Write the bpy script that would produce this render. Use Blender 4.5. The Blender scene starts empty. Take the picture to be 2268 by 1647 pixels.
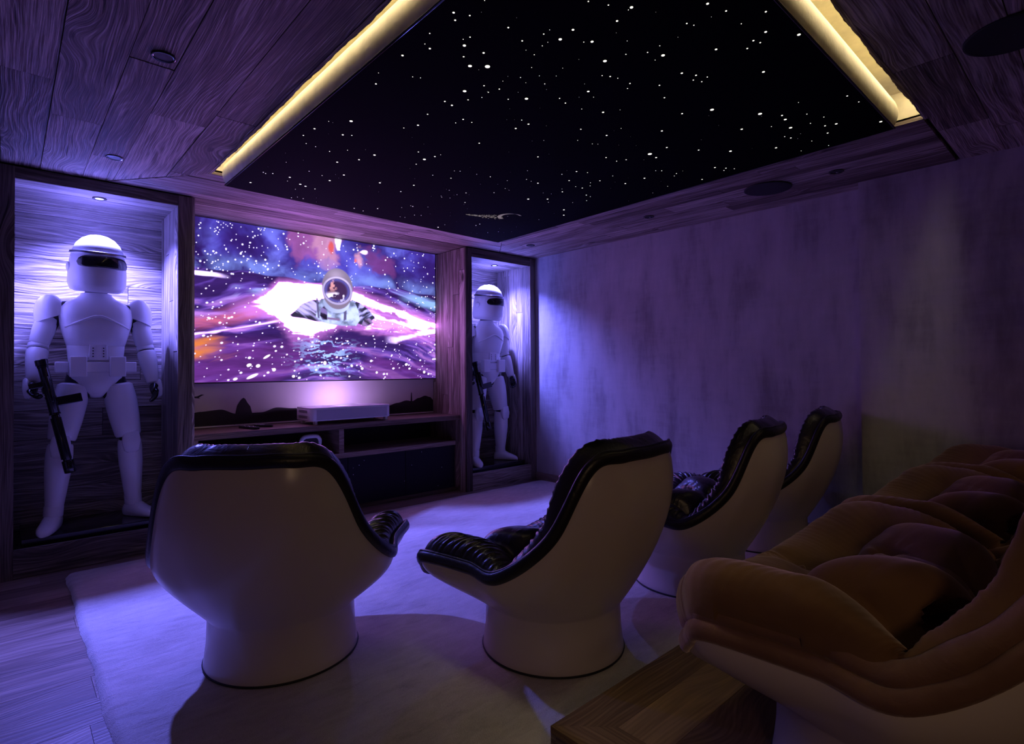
import bpy, bmesh, math, random
import numpy as np
from mathutils import Vector, Matrix

# ------------------------------------------------------------------ camera, world, lights, exposure
scene = bpy.context.scene
col = scene.collection
PI = math.pi
F_PX, YAW, PITCH, ROLL, SHIFT = 1230.52, 0.738834, 0.0133043, -0.006721, -22.745
cam_data = bpy.data.cameras.new('camera')
cam = bpy.data.objects.new('camera', cam_data)
col.objects.link(cam)
fw = Vector((math.sin(YAW) * math.cos(PITCH), math.cos(YAW) * math.cos(PITCH), math.sin(PITCH)))
rt = Vector((math.cos(YAW), -math.sin(YAW), 0))
up = rt.cross(fw)
r2 = rt * math.cos(ROLL) + up * math.sin(ROLL)
u2 = -rt * math.sin(ROLL) + up * math.cos(ROLL)
cam.matrix_world = Matrix(((r2.x, u2.x, -fw.x, 0), (r2.y, u2.y, -fw.y, 0), (r2.z, u2.z, -fw.z, 1.22), (0, 0, 0, 1)))
cam_data.sensor_fit = 'HORIZONTAL'
cam_data.sensor_width = 36
cam_data.lens = 36 * F_PX / 2268
cam_data.shift_y = SHIFT / 2268
cam_data.clip_start = 0.05
scene.camera = cam
scene.view_settings.view_transform = 'Standard'
scene.view_settings.look = 'None'
scene.view_settings.gamma = 1
scene.view_settings.exposure = 0.0
world = bpy.data.worlds.new('world')
scene.world = world
world.use_nodes = True
world.node_tree.nodes['Background'].inputs[0].default_value = (0.55, 0.45, 0.62, 1)
world.node_tree.nodes['Background'].inputs[1].default_value = 0.0

def lamp(name, kind, loc, power, color, target=None, **kw):
    d = bpy.data.lights.new(name, kind)
    d.energy = power
    d.color = color
    for k, v in kw.items():
        setattr(d, k, v)
    o = bpy.data.objects.new(name, d)
    col.objects.link(o)
    o.location = loc
    if target is not None:
        o.rotation_euler = (Vector(target) - Vector(loc)).to_track_quat('-Z', 'Y').to_euler()
    return o

BLUE = (0.16, 0.16, 1.0)
# the two recessed spots in the niche tops
for sx, pw in ((0.455, 1000), (3.93, 800)):
    lamp('niche_spot_light', 'SPOT', (sx, 4.63, 2.345), pw, BLUE, (sx, 4.50, 0), spot_size=math.radians(128), spot_blend=1.0, shadow_soft_size=0.03)
# light spilling from the short-throw projector's lens onto the wall behind it
lamp('projector_light', 'SPOT', (2.25, 4.68, 0.960), 10, (0.62, 0.40, 1.0), (2.25, 5.0, 1.10), spot_size=math.radians(170), spot_blend=0.5, shadow_soft_size=0.04)
# dim warm ceiling lights at the back of the room, behind the seats
lamp('rear_ceiling_light', 'AREA', (2.6, -1.5, 2.40), 2.6, (1.0, 0.62, 0.36), (2.8, -1.0, 0), shape='DISK', size=0.35, spread=math.radians(115))
lamp('rear_wall_light', 'AREA', (-0.40, -0.90, 1.55), 1.05, (1.0, 0.62, 0.36), (1.4, 1.2, 0.25), shape='DISK', size=0.35, spread=math.radians(100))

# ------------------------------------------------------------------ helpers
rng = random.Random(7)

def link(name, data, parent=None):
    o = bpy.data.objects.new(name, data)
    col.objects.link(o)
    if parent is not None:
        o.parent = parent
    return o

def tag(o, label=None, cat=None, group=None, kind=None):
    if label: o['label'] = label
    if cat: o['category'] = cat
    if group: o['group'] = group
    if kind: o['kind'] = kind
    return o

def thing(name, label, cat, loc=(0, 0, 0), rz=0, group=None):
    o = link(name, None)
    o.location = loc
    o.rotation_euler = (0, 0, rz)
    o.empty_display_size = 0.1
    return tag(o, label, cat, group)

class MB:
    """collects geometry for ONE mesh"""
    def __init__(self):
        self.v = []; self.f = []; self.uv = []; self.rnd = []
    def add(self, vs, fs, uvs=None, rnd=0.5):
        b = len(self.v)
        self.v += [tuple(p) for p in vs]
        for k, f in enumerate(fs):
            self.f.append([b + i for i in f])
            if uvs is None:
                self.uv.append([(0, 0)] * len(f))
            else:
                self.uv.append(uvs[k])
            self.rnd.append(rnd)
    def box(self, a, b, axis=None, rnd=None):
        """box between corners, uv in metres with u along `axis` (longest by default)"""
        x0, y0, z0 = a; x1, y1, z1 = b
        vs = [(x0, y0, z0), (x1, y0, z0), (x1, y1, z0), (x0, y1, z0), (x0, y0, z1), (x1, y0, z1), (x1, y1, z1), (x0, y1, z1)]
        fs = [(0, 3, 2, 1), (4, 5, 6, 7), (0, 1, 5, 4), (1, 2, 6, 5), (2, 3, 7, 6), (3, 0, 4, 7)]
        d = (abs(x1 - x0), abs(y1 - y0), abs(z1 - z0))
        if axis is None: axis = d.index(max(d))
        off = (rng.uniform(0, 40), rng.uniform(0, 40))
        uvs = []
        nrm = (2, 2, 1, 0, 1, 0)
        for f, n in zip(fs, nrm):
            others = [q for q in range(3) if q != n]
            if axis in others:
                ua = axis; va = [q for q in others if q != axis][0]
            else:
                ua, va = others
            uvs.append([(vs[i][ua] + off[0], vs[i][va] + off[1] + (0.3 if n == 0 else 0)) for i in f])
        self.add(vs, fs, uvs, rng.random() if rnd is None else rnd)
    def loft(self, rings, caps=(True, True), closed=True, rnd=0.5):
        n = len(rings[0]); m = len(rings)
        vs = [p for r in rings for p in r]
        fs = []; uvs = []
        rngn = n if closed else n - 1
        for j in range(m - 1):
            for i in range(rngn):
                k = (i + 1) % n
                fs.append((j * n + i, j * n + k, (j + 1) * n + k, (j + 1) * n + i))
                uvs.append([(i / n, j / m), ((i + 1) / n, j / m), ((i + 1) / n, (j + 1) / m), (i / n, (j + 1) / m)])
        if caps[0]:
            fs.append(tuple(range(n - 1, -1, -1))); uvs.append([(0, 0)] * n)
        if caps[1]:
            fs.append(tuple((m - 1) * n + i for i in range(n))); uvs.append([(0, 0)] * n)
        self.add(vs, fs, uvs, rnd)
    def tube(self, pts, r, n=10, closed=False, caps=True, ref=None, ry=None):
        P = [Vector(p) for p in pts]
        m = len(P); rings = []
        prev = None
        for i in range(m):
            if closed: t = P[(i + 1) % m] - P[i - 1]
            else: t = P[min(i + 1, m - 1)] - P[max(i - 1, 0)]
            t.normalize()
            if ref is not None:
                u = Vector(ref[i]) if not isinstance(ref, Vector) else ref.copy()
            else:
                u = prev.copy() if prev is not None else (Vector((0, 0, 1)) if abs(t.z) < 0.9 else Vector((1, 0, 0)))
            u = (u - t * u.dot(t))
            if u.length < 1e-6: u = t.orthogonal()
            u.normalize(); prev = u
            w = t.cross(u)
            rr = r[i] if isinstance(r, (list, tuple, np.ndarray)) else r
            r_y = rr if ry is None else ry
            rings.append([P[i] + u * (rr * math.cos(2 * PI * k / n)) + w * (r_y * math.sin(2 * PI * k / n)) for k in range(n)])
        if closed:
            rings.append(rings[0])
            self.loft(rings, (False, False))
        else:
            self.loft(rings, (caps, caps))
    def lathe(self, prof, c=(0, 0, 0), n=32, sx=1, sy=1, caps=(True, True)):
        rings = [[(c[0] + r * sx * math.cos(2 * PI * k / n), c[1] + r * sy * math.sin(2 * PI * k / n), c[2] + z) for k in range(n)] for r, z in prof]
        self.loft(rings, caps)
    def prism(self, poly, z0, z1, axis='z'):
        n = len(poly)
        f = {'z': lambda a, b, c: (a, b, c), 'y': lambda a, b, c: (a, c, b), 'x': lambda a, b, c: (c, a, b)}[axis]
        vs = [f(a, b, z0) for a, b in poly] + [f(a, b, z1) for a, b in poly]
        fs = [tuple(range(n - 1, -1, -1)), tuple(range(n, 2 * n))] + [(i, (i + 1) % n, n + (i + 1) % n, n + i) for i in range(n)]
        uvs = [[(poly[i][0], poly[i][1]) for i in range(n - 1, -1, -1)], [(p[0], p[1]) for p in poly]] + [[(0, 0), (.1, 0), (.1, .1), (0, .1)]] * n
        self.add(vs, fs, uvs)
    def mesh(self, name, mat, smooth=False, merge=False, recalc=False):
        me = bpy.data.meshes.new(name)
        me.from_pydata(self.v, [], self.f)
        uvl = me.uv_layers.new(name='UVMap')
        flat = np.array([c for f in self.uv for p in f for c in p], dtype=np.float32)
        uvl.data.foreach_set('uv', flat)
        at = me.attributes.new('rnd', 'FLOAT', 'FACE')
        at.data.foreach_set('value', np.array(self.rnd, dtype=np.float32))
        if merge or recalc:
            bm = bmesh.new(); bm.from_mesh(me)
            if merge: bmesh.ops.remove_doubles(bm, verts=bm.verts, dist=1e-5)
            bmesh.ops.recalc_face_normals(bm, faces=bm.faces)
            bm.to_mesh(me); bm.free()
        if smooth:
            me.polygons.foreach_set('use_smooth', [True] * len(me.polygons))
            if smooth != True:
                try: me.set_sharp_from_angle(angle=math.radians(smooth))
                except Exception: pass
        if mat is not None: me.materials.append(mat)
        return me
    def build(self, name, mat, parent=None, smooth=False, bevel=0, sub=0, **kw):
        o = link(name, self.mesh(name, mat, smooth, **kw), parent)
        if bevel:
            m = o.modifiers.new('bevel', 'BEVEL'); m.width = bevel; m.segments = 2; m.limit_method = 'ANGLE'
        if sub:
            m = o.modifiers.new('sub', 'SUBSURF'); m.levels = sub; m.render_levels = sub
        return o

# ------------------------------------------------------------------ materials
def newmat(name):
    m = bpy.data.materials.new(name); m.use_nodes = True
    nt = m.node_tree
    return m, nt, nt.nodes['Principled BSDF']

class N:
    def __init__(s, nt): s.nt = nt
    def __call__(s, typ, ins=None, **kw):
        n = s.nt.nodes.new(typ)
        for k, v in kw.items(): setattr(n, k, v)
        for k, v in (ins or {}).items():
            if hasattr(v, 'is_output') or isinstance(v, bpy.types.NodeSocket): s.nt.links.new(v, n.inputs[k])
            else: n.inputs[k].default_value = v
        return n
    def math(s, op, a, b=None, c=None, clamp=False):
        n = s.nt.nodes.new('ShaderNodeMath'); n.operation = op; n.use_clamp = clamp
        for i, v in enumerate((a, b, c)):
            if v is None: continue
            if isinstance(v, bpy.types.NodeSocket): s.nt.links.new(v, n.inputs[i])
            else: n.inputs[i].default_value = v
        return n.outputs[0]
    def mix(s, fac, a, b):
        n = s.nt.nodes.new('ShaderNodeMix'); n.data_type = 'RGBA'
        for i, v in ((0, fac), (6, a), (7, b)):
            if isinstance(v, bpy.types.NodeSocket): s.nt.links.new(v, n.inputs[i])
            else: n.inputs[i].default_value = v
        return n.outputs[2]
    def ramp(s, fac, stops):
        n = s.nt.nodes.new('ShaderNodeValToRGB')
        s.nt.links.new(fac, n.inputs[0])
        e = n.color_ramp.elements
        while len(e) < len(stops): e.new(0.5)
        for q, (p, c) in zip(e, stops): q.position = p; q.color = c
        return n.outputs[0]

def c4(c): return (c[0], c[1], c[2], 1)

def wood(name, dark, light, rough=0.6, bump=0.5, gscale=1.0, contrast=1.0, ring=0.20, spec=0.3):
    m, nt, p = newmat(name); n = N(nt)
    uv = n('ShaderNodeUVMap').outputs[0]
    sep = n('ShaderNodeSeparateXYZ', {0: uv})
    u, v = sep.outputs[0], sep.outputs[1]
    v = n.math('MULTIPLY', v, gscale)
    # slow wander of the grain
    cw = n('ShaderNodeCombineXYZ', {0: n.math('MULTIPLY', u, 0.9), 1: n.math('MULTIPLY', v, 4)})
    wander = n('ShaderNodeTexNoise', {'Vector': cw.outputs[0], 'Scale': 1.0, 'Detail': 2.0}).outputs[0]
    v1 = n.math('ADD', v, n.math('MULTIPLY', n.math('SUBTRACT', wander, 0.5), 0.07))
    # knots
    ck = n('ShaderNodeCombineXYZ', {0: n.math('MULTIPLY', u, 1.3), 1: n.math('MULTIPLY', v, 3.0)})
    vor = n('ShaderNodeTexVoronoi', {'Vector': ck.outputs[0], 'Scale': 1.0, 'Randomness': 1.0})
    d = vor.outputs['Distance']
    km = n('ShaderNodeMapRange', {'Value': d, 'From Min': 0.0, 'From Max': 0.36, 'To Min': 1.0, 'To Max': 0.0})
    km.interpolation_type = 'SMOOTHSTEP'
    core = n('ShaderNodeMapRange', {'Value': d, 'From Min': 0.02, 'From Max': 0.07, 'To Min': 1.0, 'To Max': 0.0}).outputs[0]
    v2 = n.math('ADD', v1, n.math('MULTIPLY', km.outputs[0], 0.07))
    phase = n.math('MULTIPLY', v2, 760.0)
    rings = n.math('MULTIPLY_ADD', n.math('SINE', phase), 0.5, 0.5)
    phase2 = n.math('MULTIPLY', v2, 330.0)
    rings2 = n.math('MULTIPLY', n.math('POWER', n.math('MULTIPLY_ADD', n.math('SINE', n.math('MULTIPLY_ADD', wander, 60.0, phase2)), 0.5, 0.5), 2.0), n.math('MULTIPLY_ADD', wander, 2.4, -0.3))
    cf = n('ShaderNodeCombineXYZ', {0: n.math('MULTIPLY', u, 5.0), 1: n.math('MULTIPLY', v2, 220.0)})
    fine = n('ShaderNodeTexNoise', {'Vector': cf.outputs[0], 'Scale': 1.0, 'Detail': 4.0, 'Roughness': 0.6}).outputs[0]
    cg = n('ShaderNodeCombineXYZ', {0: n.math('MULTIPLY', u, 2.0), 1: n.math('MULTIPLY', v2, 34.0)})
    mid = n('ShaderNodeTexNoise', {'Vector': cg.outputs[0], 'Scale': 1.0, 'Detail': 3.0}).outputs[0]
    a = n.math('MULTIPLY', rings, ring * 0.5)
    a = n.math('MULTIPLY_ADD', rings2, ring * 0.7, a)
    a = n.math('MULTIPLY_ADD', fine, 0.75, a)
    a = n.math('MULTIPLY_ADD', mid, 0.75, a)
    a = n.math('SUBTRACT', a, 0.40)
    a = n.math('MULTIPLY_ADD', n.math('SUBTRACT', a, 0.5), 1.6 * contrast, 0.5)
    at = n('ShaderNodeAttribute'); at.attribute_name = 'rnd'
    r = at.outputs['Fac']
    a = n.math('ADD', a, n.math('MULTIPLY', n.math('SUBTRACT', r, 0.5), 0.42))
    a = n.math('SUBTRACT', a, n.math('MULTIPLY', core, 0.8), clamp=True)
    base = n.ramp(a, [(0.0, c4([x * 0.35 for x in dark])), (0.35, c4(dark)), (0.75, c4(light)), (1.0, c4([min(1, x * 1.3) for x in light]))])
    # long cracks
    cc = n('ShaderNodeCombineXYZ', {0: n.math('MULTIPLY', u, 2.2), 1: n.math('MULTIPLY', v2, 40.0)})
    cr = n('ShaderNodeTexNoise', {'Vector': cc.outputs[0], 'Scale': 0.8, 'Detail': 1.0}).outputs[0]
    crack = n('ShaderNodeMapRange', {'Value': cr, 'From Min': 0.70, 'From Max': 0.76, 'To Min': 0.0, 'To Max': 1.0}).outputs[0]
    base = n.mix(n.math('MULTIPLY', crack, 0.8), base, c4([x * 0.25 for x in dark]))
    nt.links.new(base, p.inputs['Base Color'])
    p.inputs['Roughness'].default_value = rough
    p.inputs['Specular IOR Level'].default_value = spec
    h = n.math('MULTIPLY_ADD', rings2, 0.22, n.math('MULTIPLY_ADD', mid, 0.5, n.math('MULTIPLY', fine, 0.7)))
    h = n.math('SUBTRACT', h, n.math('MULTIPLY', crack, 1.0))
    h = n.math('SUBTRACT', h, n.math('MULTIPLY', core, 0.4))
    b = n('ShaderNodeBump', {'Height': h, 'Strength': bump, 'Distance': 0.004})
    nt.links.new(b.outputs[0], p.inputs['Normal'])
    return m

def plain(name, c, rough=0.5, metal=0, spec=0.5, emit=None, es=0, noise=0.0, nscale=8, bump=0, bscale=200, coat=0, sheen=0):
    m, nt, p = newmat(name); n = N(nt)
    p.inputs['Roughness'].default_value = rough
    p.inputs['Metallic'].default_value = metal
    p.inputs['Specular IOR Level'].default_value = spec
    p.inputs['Coat Weight'].default_value = coat
    p.inputs['Sheen Weight'].default_value = sheen
    tc = n('ShaderNodeTexCoord').outputs['Object']
    nz = n('ShaderNodeTexNoise', {'Vector': tc, 'Scale': float(nscale), 'Detail': 4.0}).outputs[0]
    lo = c4([x * (1 - noise) for x in c]); hi = c4([min(1, x * (1 + noise)) for x in c])
    nt.links.new(n.ramp(nz, [(0.3, lo), (0.7, hi)]), p.inputs['Base Color'])
    if bump:
        bz = n('ShaderNodeTexNoise', {'Vector': tc, 'Scale': float(bscale), 'Detail': 3.0}).outputs[0]
        b = n('ShaderNodeBump', {'Height': bz, 'Strength': bump, 'Distance': 0.003})
        nt.links.new(b.outputs[0], p.inputs['Normal'])
    if emit is not None:
        p.inputs['Emission Color'].default_value = c4(emit)
        p.inputs['Emission Strength'].default_value = es
    return m

M = {}
M['old_wood'] = wood('weathered_wood', (0.22, 0.16, 0.13), (0.58, 0.48, 0.42), 0.62, 0.9, 1.0, 1.0)
M['frame_wood'] = wood('dark_frame_wood', (0.10, 0.075, 0.06), (0.24, 0.19, 0.155), 0.6, 0.6, 1.0, 0.8)
M['niche_wood'] = wood('niche_wood', (0.16, 0.13, 0.11), (0.44, 0.38, 0.33), 0.6, 0.7, 1.0, 1.0)
M['console_wood'] = wood('console_wood', (0.20, 0.14, 0.10), (0.42, 0.32, 0.25), 0.5, 0.4, 1.0, 0.8)
M['floor_wood'] = wood('floor_wood', (0.16, 0.11, 0.085), (0.34, 0.26, 0.21), 0.42, 0.3, 0.7, 0.6, 0.2)
M['platform_wood'] = wood('platform_wood', (0.12, 0.07, 0.03), (0.23, 0.145, 0.07), 0.5, 0.25, 0.6, 0.55, 0.25)
M['gap'] = plain('dark_gap', (0.012, 0.01, 0.01), 0.9)
M['black_gloss'] = plain('black_gloss', (0.012, 0.012, 0.014), 0.12, spec=0.6)
M['black_matt'] = plain('black_matt', (0.015, 0.014, 0.016), 0.6)
M['white_armour'] = plain('white_armour', (0.82, 0.82, 0.84), 0.22, spec=0.5, noise=0.03, nscale=3)
M['undersuit'] = plain('black_undersuit', (0.010, 0.010, 0.012), 0.42)
M['shell'] = plain('white_shell', (0.64, 0.58, 0.53), 0.26, spec=0.5, noise=0.03, nscale=2)
M['white_plastic'] = plain('white_plastic', (0.84, 0.83, 0.84), 0.35)
M['gold_plaster'] = plain('gilded_plaster', (0.74, 0.68, 0.50), 0.55, noise=0.12, nscale=14, bump=0.3, bscale=60)
M['led'] = plain('led_strip', (1, .9, .6), 0.5, emit=(1.0, 0.86, 0.60), es=17)
M['spot_on'] = plain('spot_lens', (1, 1, 1), 0.5, emit=(0.55, 0.62, 1.0), es=6)
M['metal'] = plain('brushed_metal', (0.35, 0.35, 0.37), 0.3, metal=1)
M['skirting'] = wood('skirting_wood', (0.20, 0.15, 0.12), (0.34, 0.27, 0.22), 0.5, 0.2, 0.6, 0.5)

# plaster wall: grey lime plaster, brushed vertical smudges
def plaster():
    m, nt, p = newmat('lime_plaster'); n = N(nt)
    tc = n('ShaderNodeTexCoord').outputs['Object']
    mp = n('ShaderNodeMapping', {'Vector': tc, 'Scale': (1.0, 3.2, 1.1)}).outputs[0]
    a = n('ShaderNodeTexNoise', {'Vector': mp, 'Scale': 1.1, 'Detail': 5.0, 'Roughness': 0.55, 'Distortion': 0.3}).outputs[0]
    mp2 = n('ShaderNodeMapping', {'Vector': tc, 'Scale': (1.0, 14.0, 2.5)}).outputs[0]
    b = n('ShaderNodeTexNoise', {'Vector': mp2, 'Scale': 1.5, 'Detail': 6.0, 'Roughness': 0.6}).outputs[0]
    mp3 = n('ShaderNodeMapping', {'Vector': tc, 'Scale': (1.0, 3.0, 16.0)}).outputs[0]
    b2 = n('ShaderNodeTexNoise', {'Vector': mp3, 'Scale': 1.5, 'Detail': 6.0, 'Roughness': 0.6}).outputs[0]
    f = n.math('MULTIPLY_ADD', a, 1.1, n.math('MULTIPLY_ADD', b, 0.35, n.math('MULTIPLY', b2, 0.2)))
    f = n.math('SUBTRACT', f, 0.33)
    nt.links.new(n.ramp(f, [(0.25, (0.25, 0.235, 0.235, 1)), (0.5, (0.42, 0.40, 0.40, 1)), (0.8, (0.52, 0.50, 0.50, 1))]), p.inputs['Base Color'])
    p.inputs['Roughness'].default_value = 0.7
    p.inputs['Specular IOR Level'].default_value = 0.2
    bp = n('ShaderNodeBump', {'Height': n.math('ADD', b, b2), 'Strength': 0.25, 'Distance': 0.004})
    nt.links.new(bp.outputs[0], p.inputs['Normal'])
    return m
M['plaster'] = plaster()

def rug_mat():
    m, nt, p = newmat('wool_pile'); n = N(nt)
    tc = n('ShaderNodeTexCoord').outputs['Object']
    a = n('ShaderNodeTexNoise', {'Vector': tc, 'Scale': 2.2, 'Detail': 5.0, 'Roughness': 0.6}).outputs[0]
    mp = n('ShaderNodeMapping', {'Vector': tc, 'Scale': (1.0, 3.4, 1.0), 'Rotation': (0, 0, 0.25)}).outputs[0]
    brush = n('ShaderNodeTexNoise', {'Vector': mp, 'Scale': 7.0, 'Detail': 6.0, 'Roughness': 0.7, 'Distortion': 0.6}).outputs[0]
    fine = n('ShaderNodeTexNoise', {'Vector': tc, 'Scale': 260.0, 'Detail': 2.0}).outputs[0]
    f = n.math('MULTIPLY_ADD', a, 0.5, n.math('MULTIPLY_ADD', brush, 0.5, n.math('MULTIPLY', fine, 0.35)))
    f = n.math('SUBTRACT', f, 0.17)
    nt.links.new(n.ramp(f, [(0.25, (0.30, 0.28, 0.26, 1)), (0.45, (0.50, 0.47, 0.44, 1)), (0.7, (0.66, 0.63, 0.60, 1))]), p.inputs['Base Color'])
    p.inputs['Roughness'].default_value = 0.95
    p.inputs['Specular IOR Level'].default_value = 0.1
    p.inputs['Sheen Weight'].default_value = 0.2
    h = n.math('MULTIPLY_ADD', brush, 1.6, n.math('MULTIPLY', fine, 0.6))
    b = n('ShaderNodeBump', {'Height': h, 'Strength': 0.6, 'Distance': 0.012})
    nt.links.new(b.outputs[0], p.inputs['Normal'])
    return m
M['rug'] = rug_mat()

def hide(name, c, c2, rough, spec, sheen, wr=0.5, ws=22):
    m, nt, p = newmat(name); n = N(nt)
    tc = n('ShaderNodeTexCoord').outputs['Object']
    a = n('ShaderNodeTexNoise', {'Vector': tc, 'Scale': 6.0, 'Detail': 4.0}).outputs[0]
    nt.links.new(n.ramp(a, [(0.3, c4(c)), (0.7, c4(c2))]), p.inputs['Base Color'])
    p.inputs['Roughness'].default_value = rough
    p.inputs['Specular IOR Level'].default_value = spec
    p.inputs['Sheen Weight'].default_value = sheen
    p.inputs['Sheen Roughness'].default_value = 0.4
    p.inputs['Sheen Tint'].default_value = (1, .85, .75, 1)
    w = n('ShaderNodeTexNoise', {'Vector': tc, 'Scale': float(ws), 'Detail': 5.0, 'Distortion': 1.2}).outputs[0]
    g = n('ShaderNodeTexNoise', {'Vector': tc, 'Scale': 400.0, 'Detail': 2.0}).outputs[0]
    h = n.math('MULTIPLY_ADD', w, 1.0, n.math('MULTIPLY', g, 0.06))
    b = n('ShaderNodeBump', {'Height': h, 'Strength': wr, 'Distance': 0.008})
    nt.links.new(b.outputs[0], p.inputs['Normal'])
    return m
M['leather'] = hide('black_leather', (0.012, 0.011, 0.014), (0.022, 0.020, 0.024), 0.30, 0.7, 0.0, 0.5, 16)
M['trim_leather'] = hide('trim_leather', (0.008, 0.008, 0.010), (0.012, 0.012, 0.015), 0.38, 0.5, 0.0, 0.2, 30)
M['velvet'] = hide('brown_velvet', (0.145, 0.078, 0.034), (0.20, 0.11, 0.05), 0.75, 0.2, 0.5, 0.3, 9)
M['velvet_trim'] = hide('brown_velvet_trim', (0.15, 0.08, 0.05), (0.22, 0.12, 0.08), 0.75, 0.2, 0.5, 0.5, 18)

def star_door():
    m, nt, p = newmat('star_door'); n = N(nt)
    tc = n('ShaderNodeTexCoord').outputs['Object']
    v = n('ShaderNodeTexVoronoi', {'Vector': tc, 'Scale': 17.0})
    sp = n('ShaderNodeSeparateXYZ', {0: v.outputs['Color']})
    rad = n.math('MULTIPLY_ADD', sp.outputs[1], 0.05, 0.045)
    d = n.math('LESS_THAN', v.outputs['Distance'], rad)
    keep = n.math('GREATER_THAN', sp.outputs[0], 0.55)
    k = n.math('MULTIPLY', d, keep)
    nt.links.new(n.mix(k, (0.010, 0.008, 0.014, 1), (0.95, 0.95, 1.0, 1)), p.inputs['Base Color'])
    p.inputs['Roughness'].default_value = 0.5
    p.inputs['Specular IOR Level'].default_value = 0.2
    return m
M['star_door'] = star_door()
# ------------------------------------------------------------------ boards
def clip_poly(poly, a, b, c):
    """keep the side a*x+b*y<=c"""
    out = []
    n = len(poly)
    for i in range(n):
        p, q = poly[i], poly[(i + 1) % n]
        dp = a * p[0] + b * p[1] - c; dq = a * q[0] + b * q[1] - c
        if dp <= 0: out.append(p)
        if (dp < 0 < dq) or (dq < 0 < dp):
            t = dp / (dp - dq); out.append((p[0] + (q[0] - p[0]) * t, p[1] + (q[1] - p[1]) * t))
    return out

def boards(mb, poly, to3d, w=(0.12, 0.2), ln=(1.2, 2.6), thick=0.02, wob=0.003, gap=0.0016):
    """fill a convex polygon (a = along the boards, b = across) with single boards; n=0 is the visible face, n<0 behind"""
    bmin = min(p[1] for p in poly); bmax = max(p[1] for p in poly)
    amin = min(p[0] for p in poly); amax = max(p[0] for p in poly)
    b = bmin
    while b < bmax - 1e-4:
        bw = rng.uniform(*w)
        if bmax - b - bw < w[0] * 0.5: bw = bmax - b
        a = amin - rng.uniform(0, ln[0] * 0.8)
        while a < amax:
            L = rng.uniform(*ln)
            r = clip_poly(poly, 1, 0, a + L - gap); r = clip_poly(r, -1, 0, -(a + gap)) if r else r
            r = clip_poly(r, 0, 1, b + bw - gap) if r else r
            r = clip_poly(r, 0, -1, -(b + gap)) if r else r
            if len(r) >= 3:
                off = -rng.uniform(0, wob)
                n = len(r); o = (rng.uniform(0, 60), rng.uniform(0, 60))
                vs = [to3d(p[0], p[1], off) for p in r] + [to3d(p[0], p[1], -thick) for p in r]
                fs = [tuple(range(n)), tuple(range(2 * n - 1, n - 1, -1))] + [(i, n + i, n + (i + 1) % n, (i + 1) % n) for i in range(n)]
                uv = [[(p[0] + o[0], p[1] + o[1]) for p in r], [(p[0], p[1]) for p in r[::-1]]]
                for i in range(n):
                    j = (i + 1) % n
                    p, q = r[i], r[j]
                    uv.append([(p[0] + o[0], p[1] + o[1]), (p[0] + o[0], p[1] + o[1] + .02), (q[0] + o[0], q[1] + o[1] + .02), (q[0] + o[0], q[1] + o[1])])
                mb.add(vs, fs, uv, rng.random())
            a += L
        b += bw

def struct(name, mb, mat, parent=None, **kw):
    o = mb.build(name, mat, parent, recalc=True, **kw)
    if parent is None: o['kind'] = 'structure'
    return o

ZC = 2.45
# ceiling: mitred boards round a recess
mb = MB()
downY = lambda a, b, n: (b, a, ZC - n)      # boards along Y
downX = lambda a, b, n: (a, b, ZC - n)      # boards along X
boards(mb, [(-2.2, -0.62), (3.825, -0.62), (4.40, -0.62), (4.40, 0.477), (3.825, 0.93), (-2.2, 0.93)], downY, (0.14, 0.24), (0.7, 1.9), wob=0.005)
boards(mb, [(0.485, 4.40), (0.945, 3.812), (3.37, 3.812), (3.84, 4.40)], downX, (0.09, 0.16), (1.2, 2.8))
boards(mb, [(0.965, 4.403), (3.41, 4.403), (3.41, 4.98), (0.965, 4.98)], downX, (0.09, 0.16), (1.2, 2.8))
boards(mb, [(0.65, 3.37), (0.65, 4.39), (4.40, 4.39), (4.40, 3.848), (3.805, 3.37)], downY, (0.09, 0.17), (0.8, 2.2))
boards(mb, [(0.93, -2.2), (4.39, -2.2), (4.39, 0.632), (0.93, 0.632)], downX, (0.14, 0.24), (0.8, 2.2))
# wavy waney edges beside the light slot
def waney(mb, p0, p1, q0, side, n=120):
    vs = []; 
    ph = [rng.uniform(0, 9) for _ in range(6)]
    for i in range(n + 1):
        t = i / n; L = (p1 - p0)
        a = p0 + t * L
        e = 0.0025 * math.sin(a * 5 + ph[0]) + 0.002 * math.sin(a * 17 + ph[1]) + 0.0012 * math.sin(a * 61 + ph[2]) + 0.001 * math.sin(a * 140 + ph[3])
        vs.append((a, e))
    P = []
    for a, e in vs:
        q1 = q0 + 0.015 + e
        for z in (ZC - 0.001, ZC + 0.02):
            P.append((q0 - .001, a, z) if side == 'x' else (a, q0 - .001, z)); P.append((q1, a, z) if side == 'x' else (a, q1, z))
    fs = []; uv = []
    for i in range(n):
        b = 4 * i; c = b + 4
        for q in ((b, b + 1, c + 1, c), (b + 1, b + 3, c + 3, c + 1), (b + 2, b + 3, c + 3, c + 2)):
            fs.append(q); uv.append([(P[k][1] if side == 'x' else P[k][0], (P[k][0] if side == 'x' else P[k][1]) + P[k][2]) for k in q])
    mb.add(P, fs, uv, 0.5)
waney(mb, 0.64, 3.812, 0.93, 'x')
waney(mb, 0.93, 3.38, 0.632, 'y')
ceiling = struct('ceiling', mb, M['old_wood'])
mb = MB()
z0, z1 = ZC + 0.0205, ZC + 0.04
mb.box((-0.72, -2.3, z0), (0.928, 5.08, z1)); mb.box((3.40, -2.3, z0), (4.47, 5.08, z1))
mb.box((0.928, -2.3, z0), (3.40, 0.63, z1)); mb.box((0.928, 3.84, z0), (3.40, 5.08, z1))
mb.build('ceiling_backing', M['gap'], ceiling)

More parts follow.
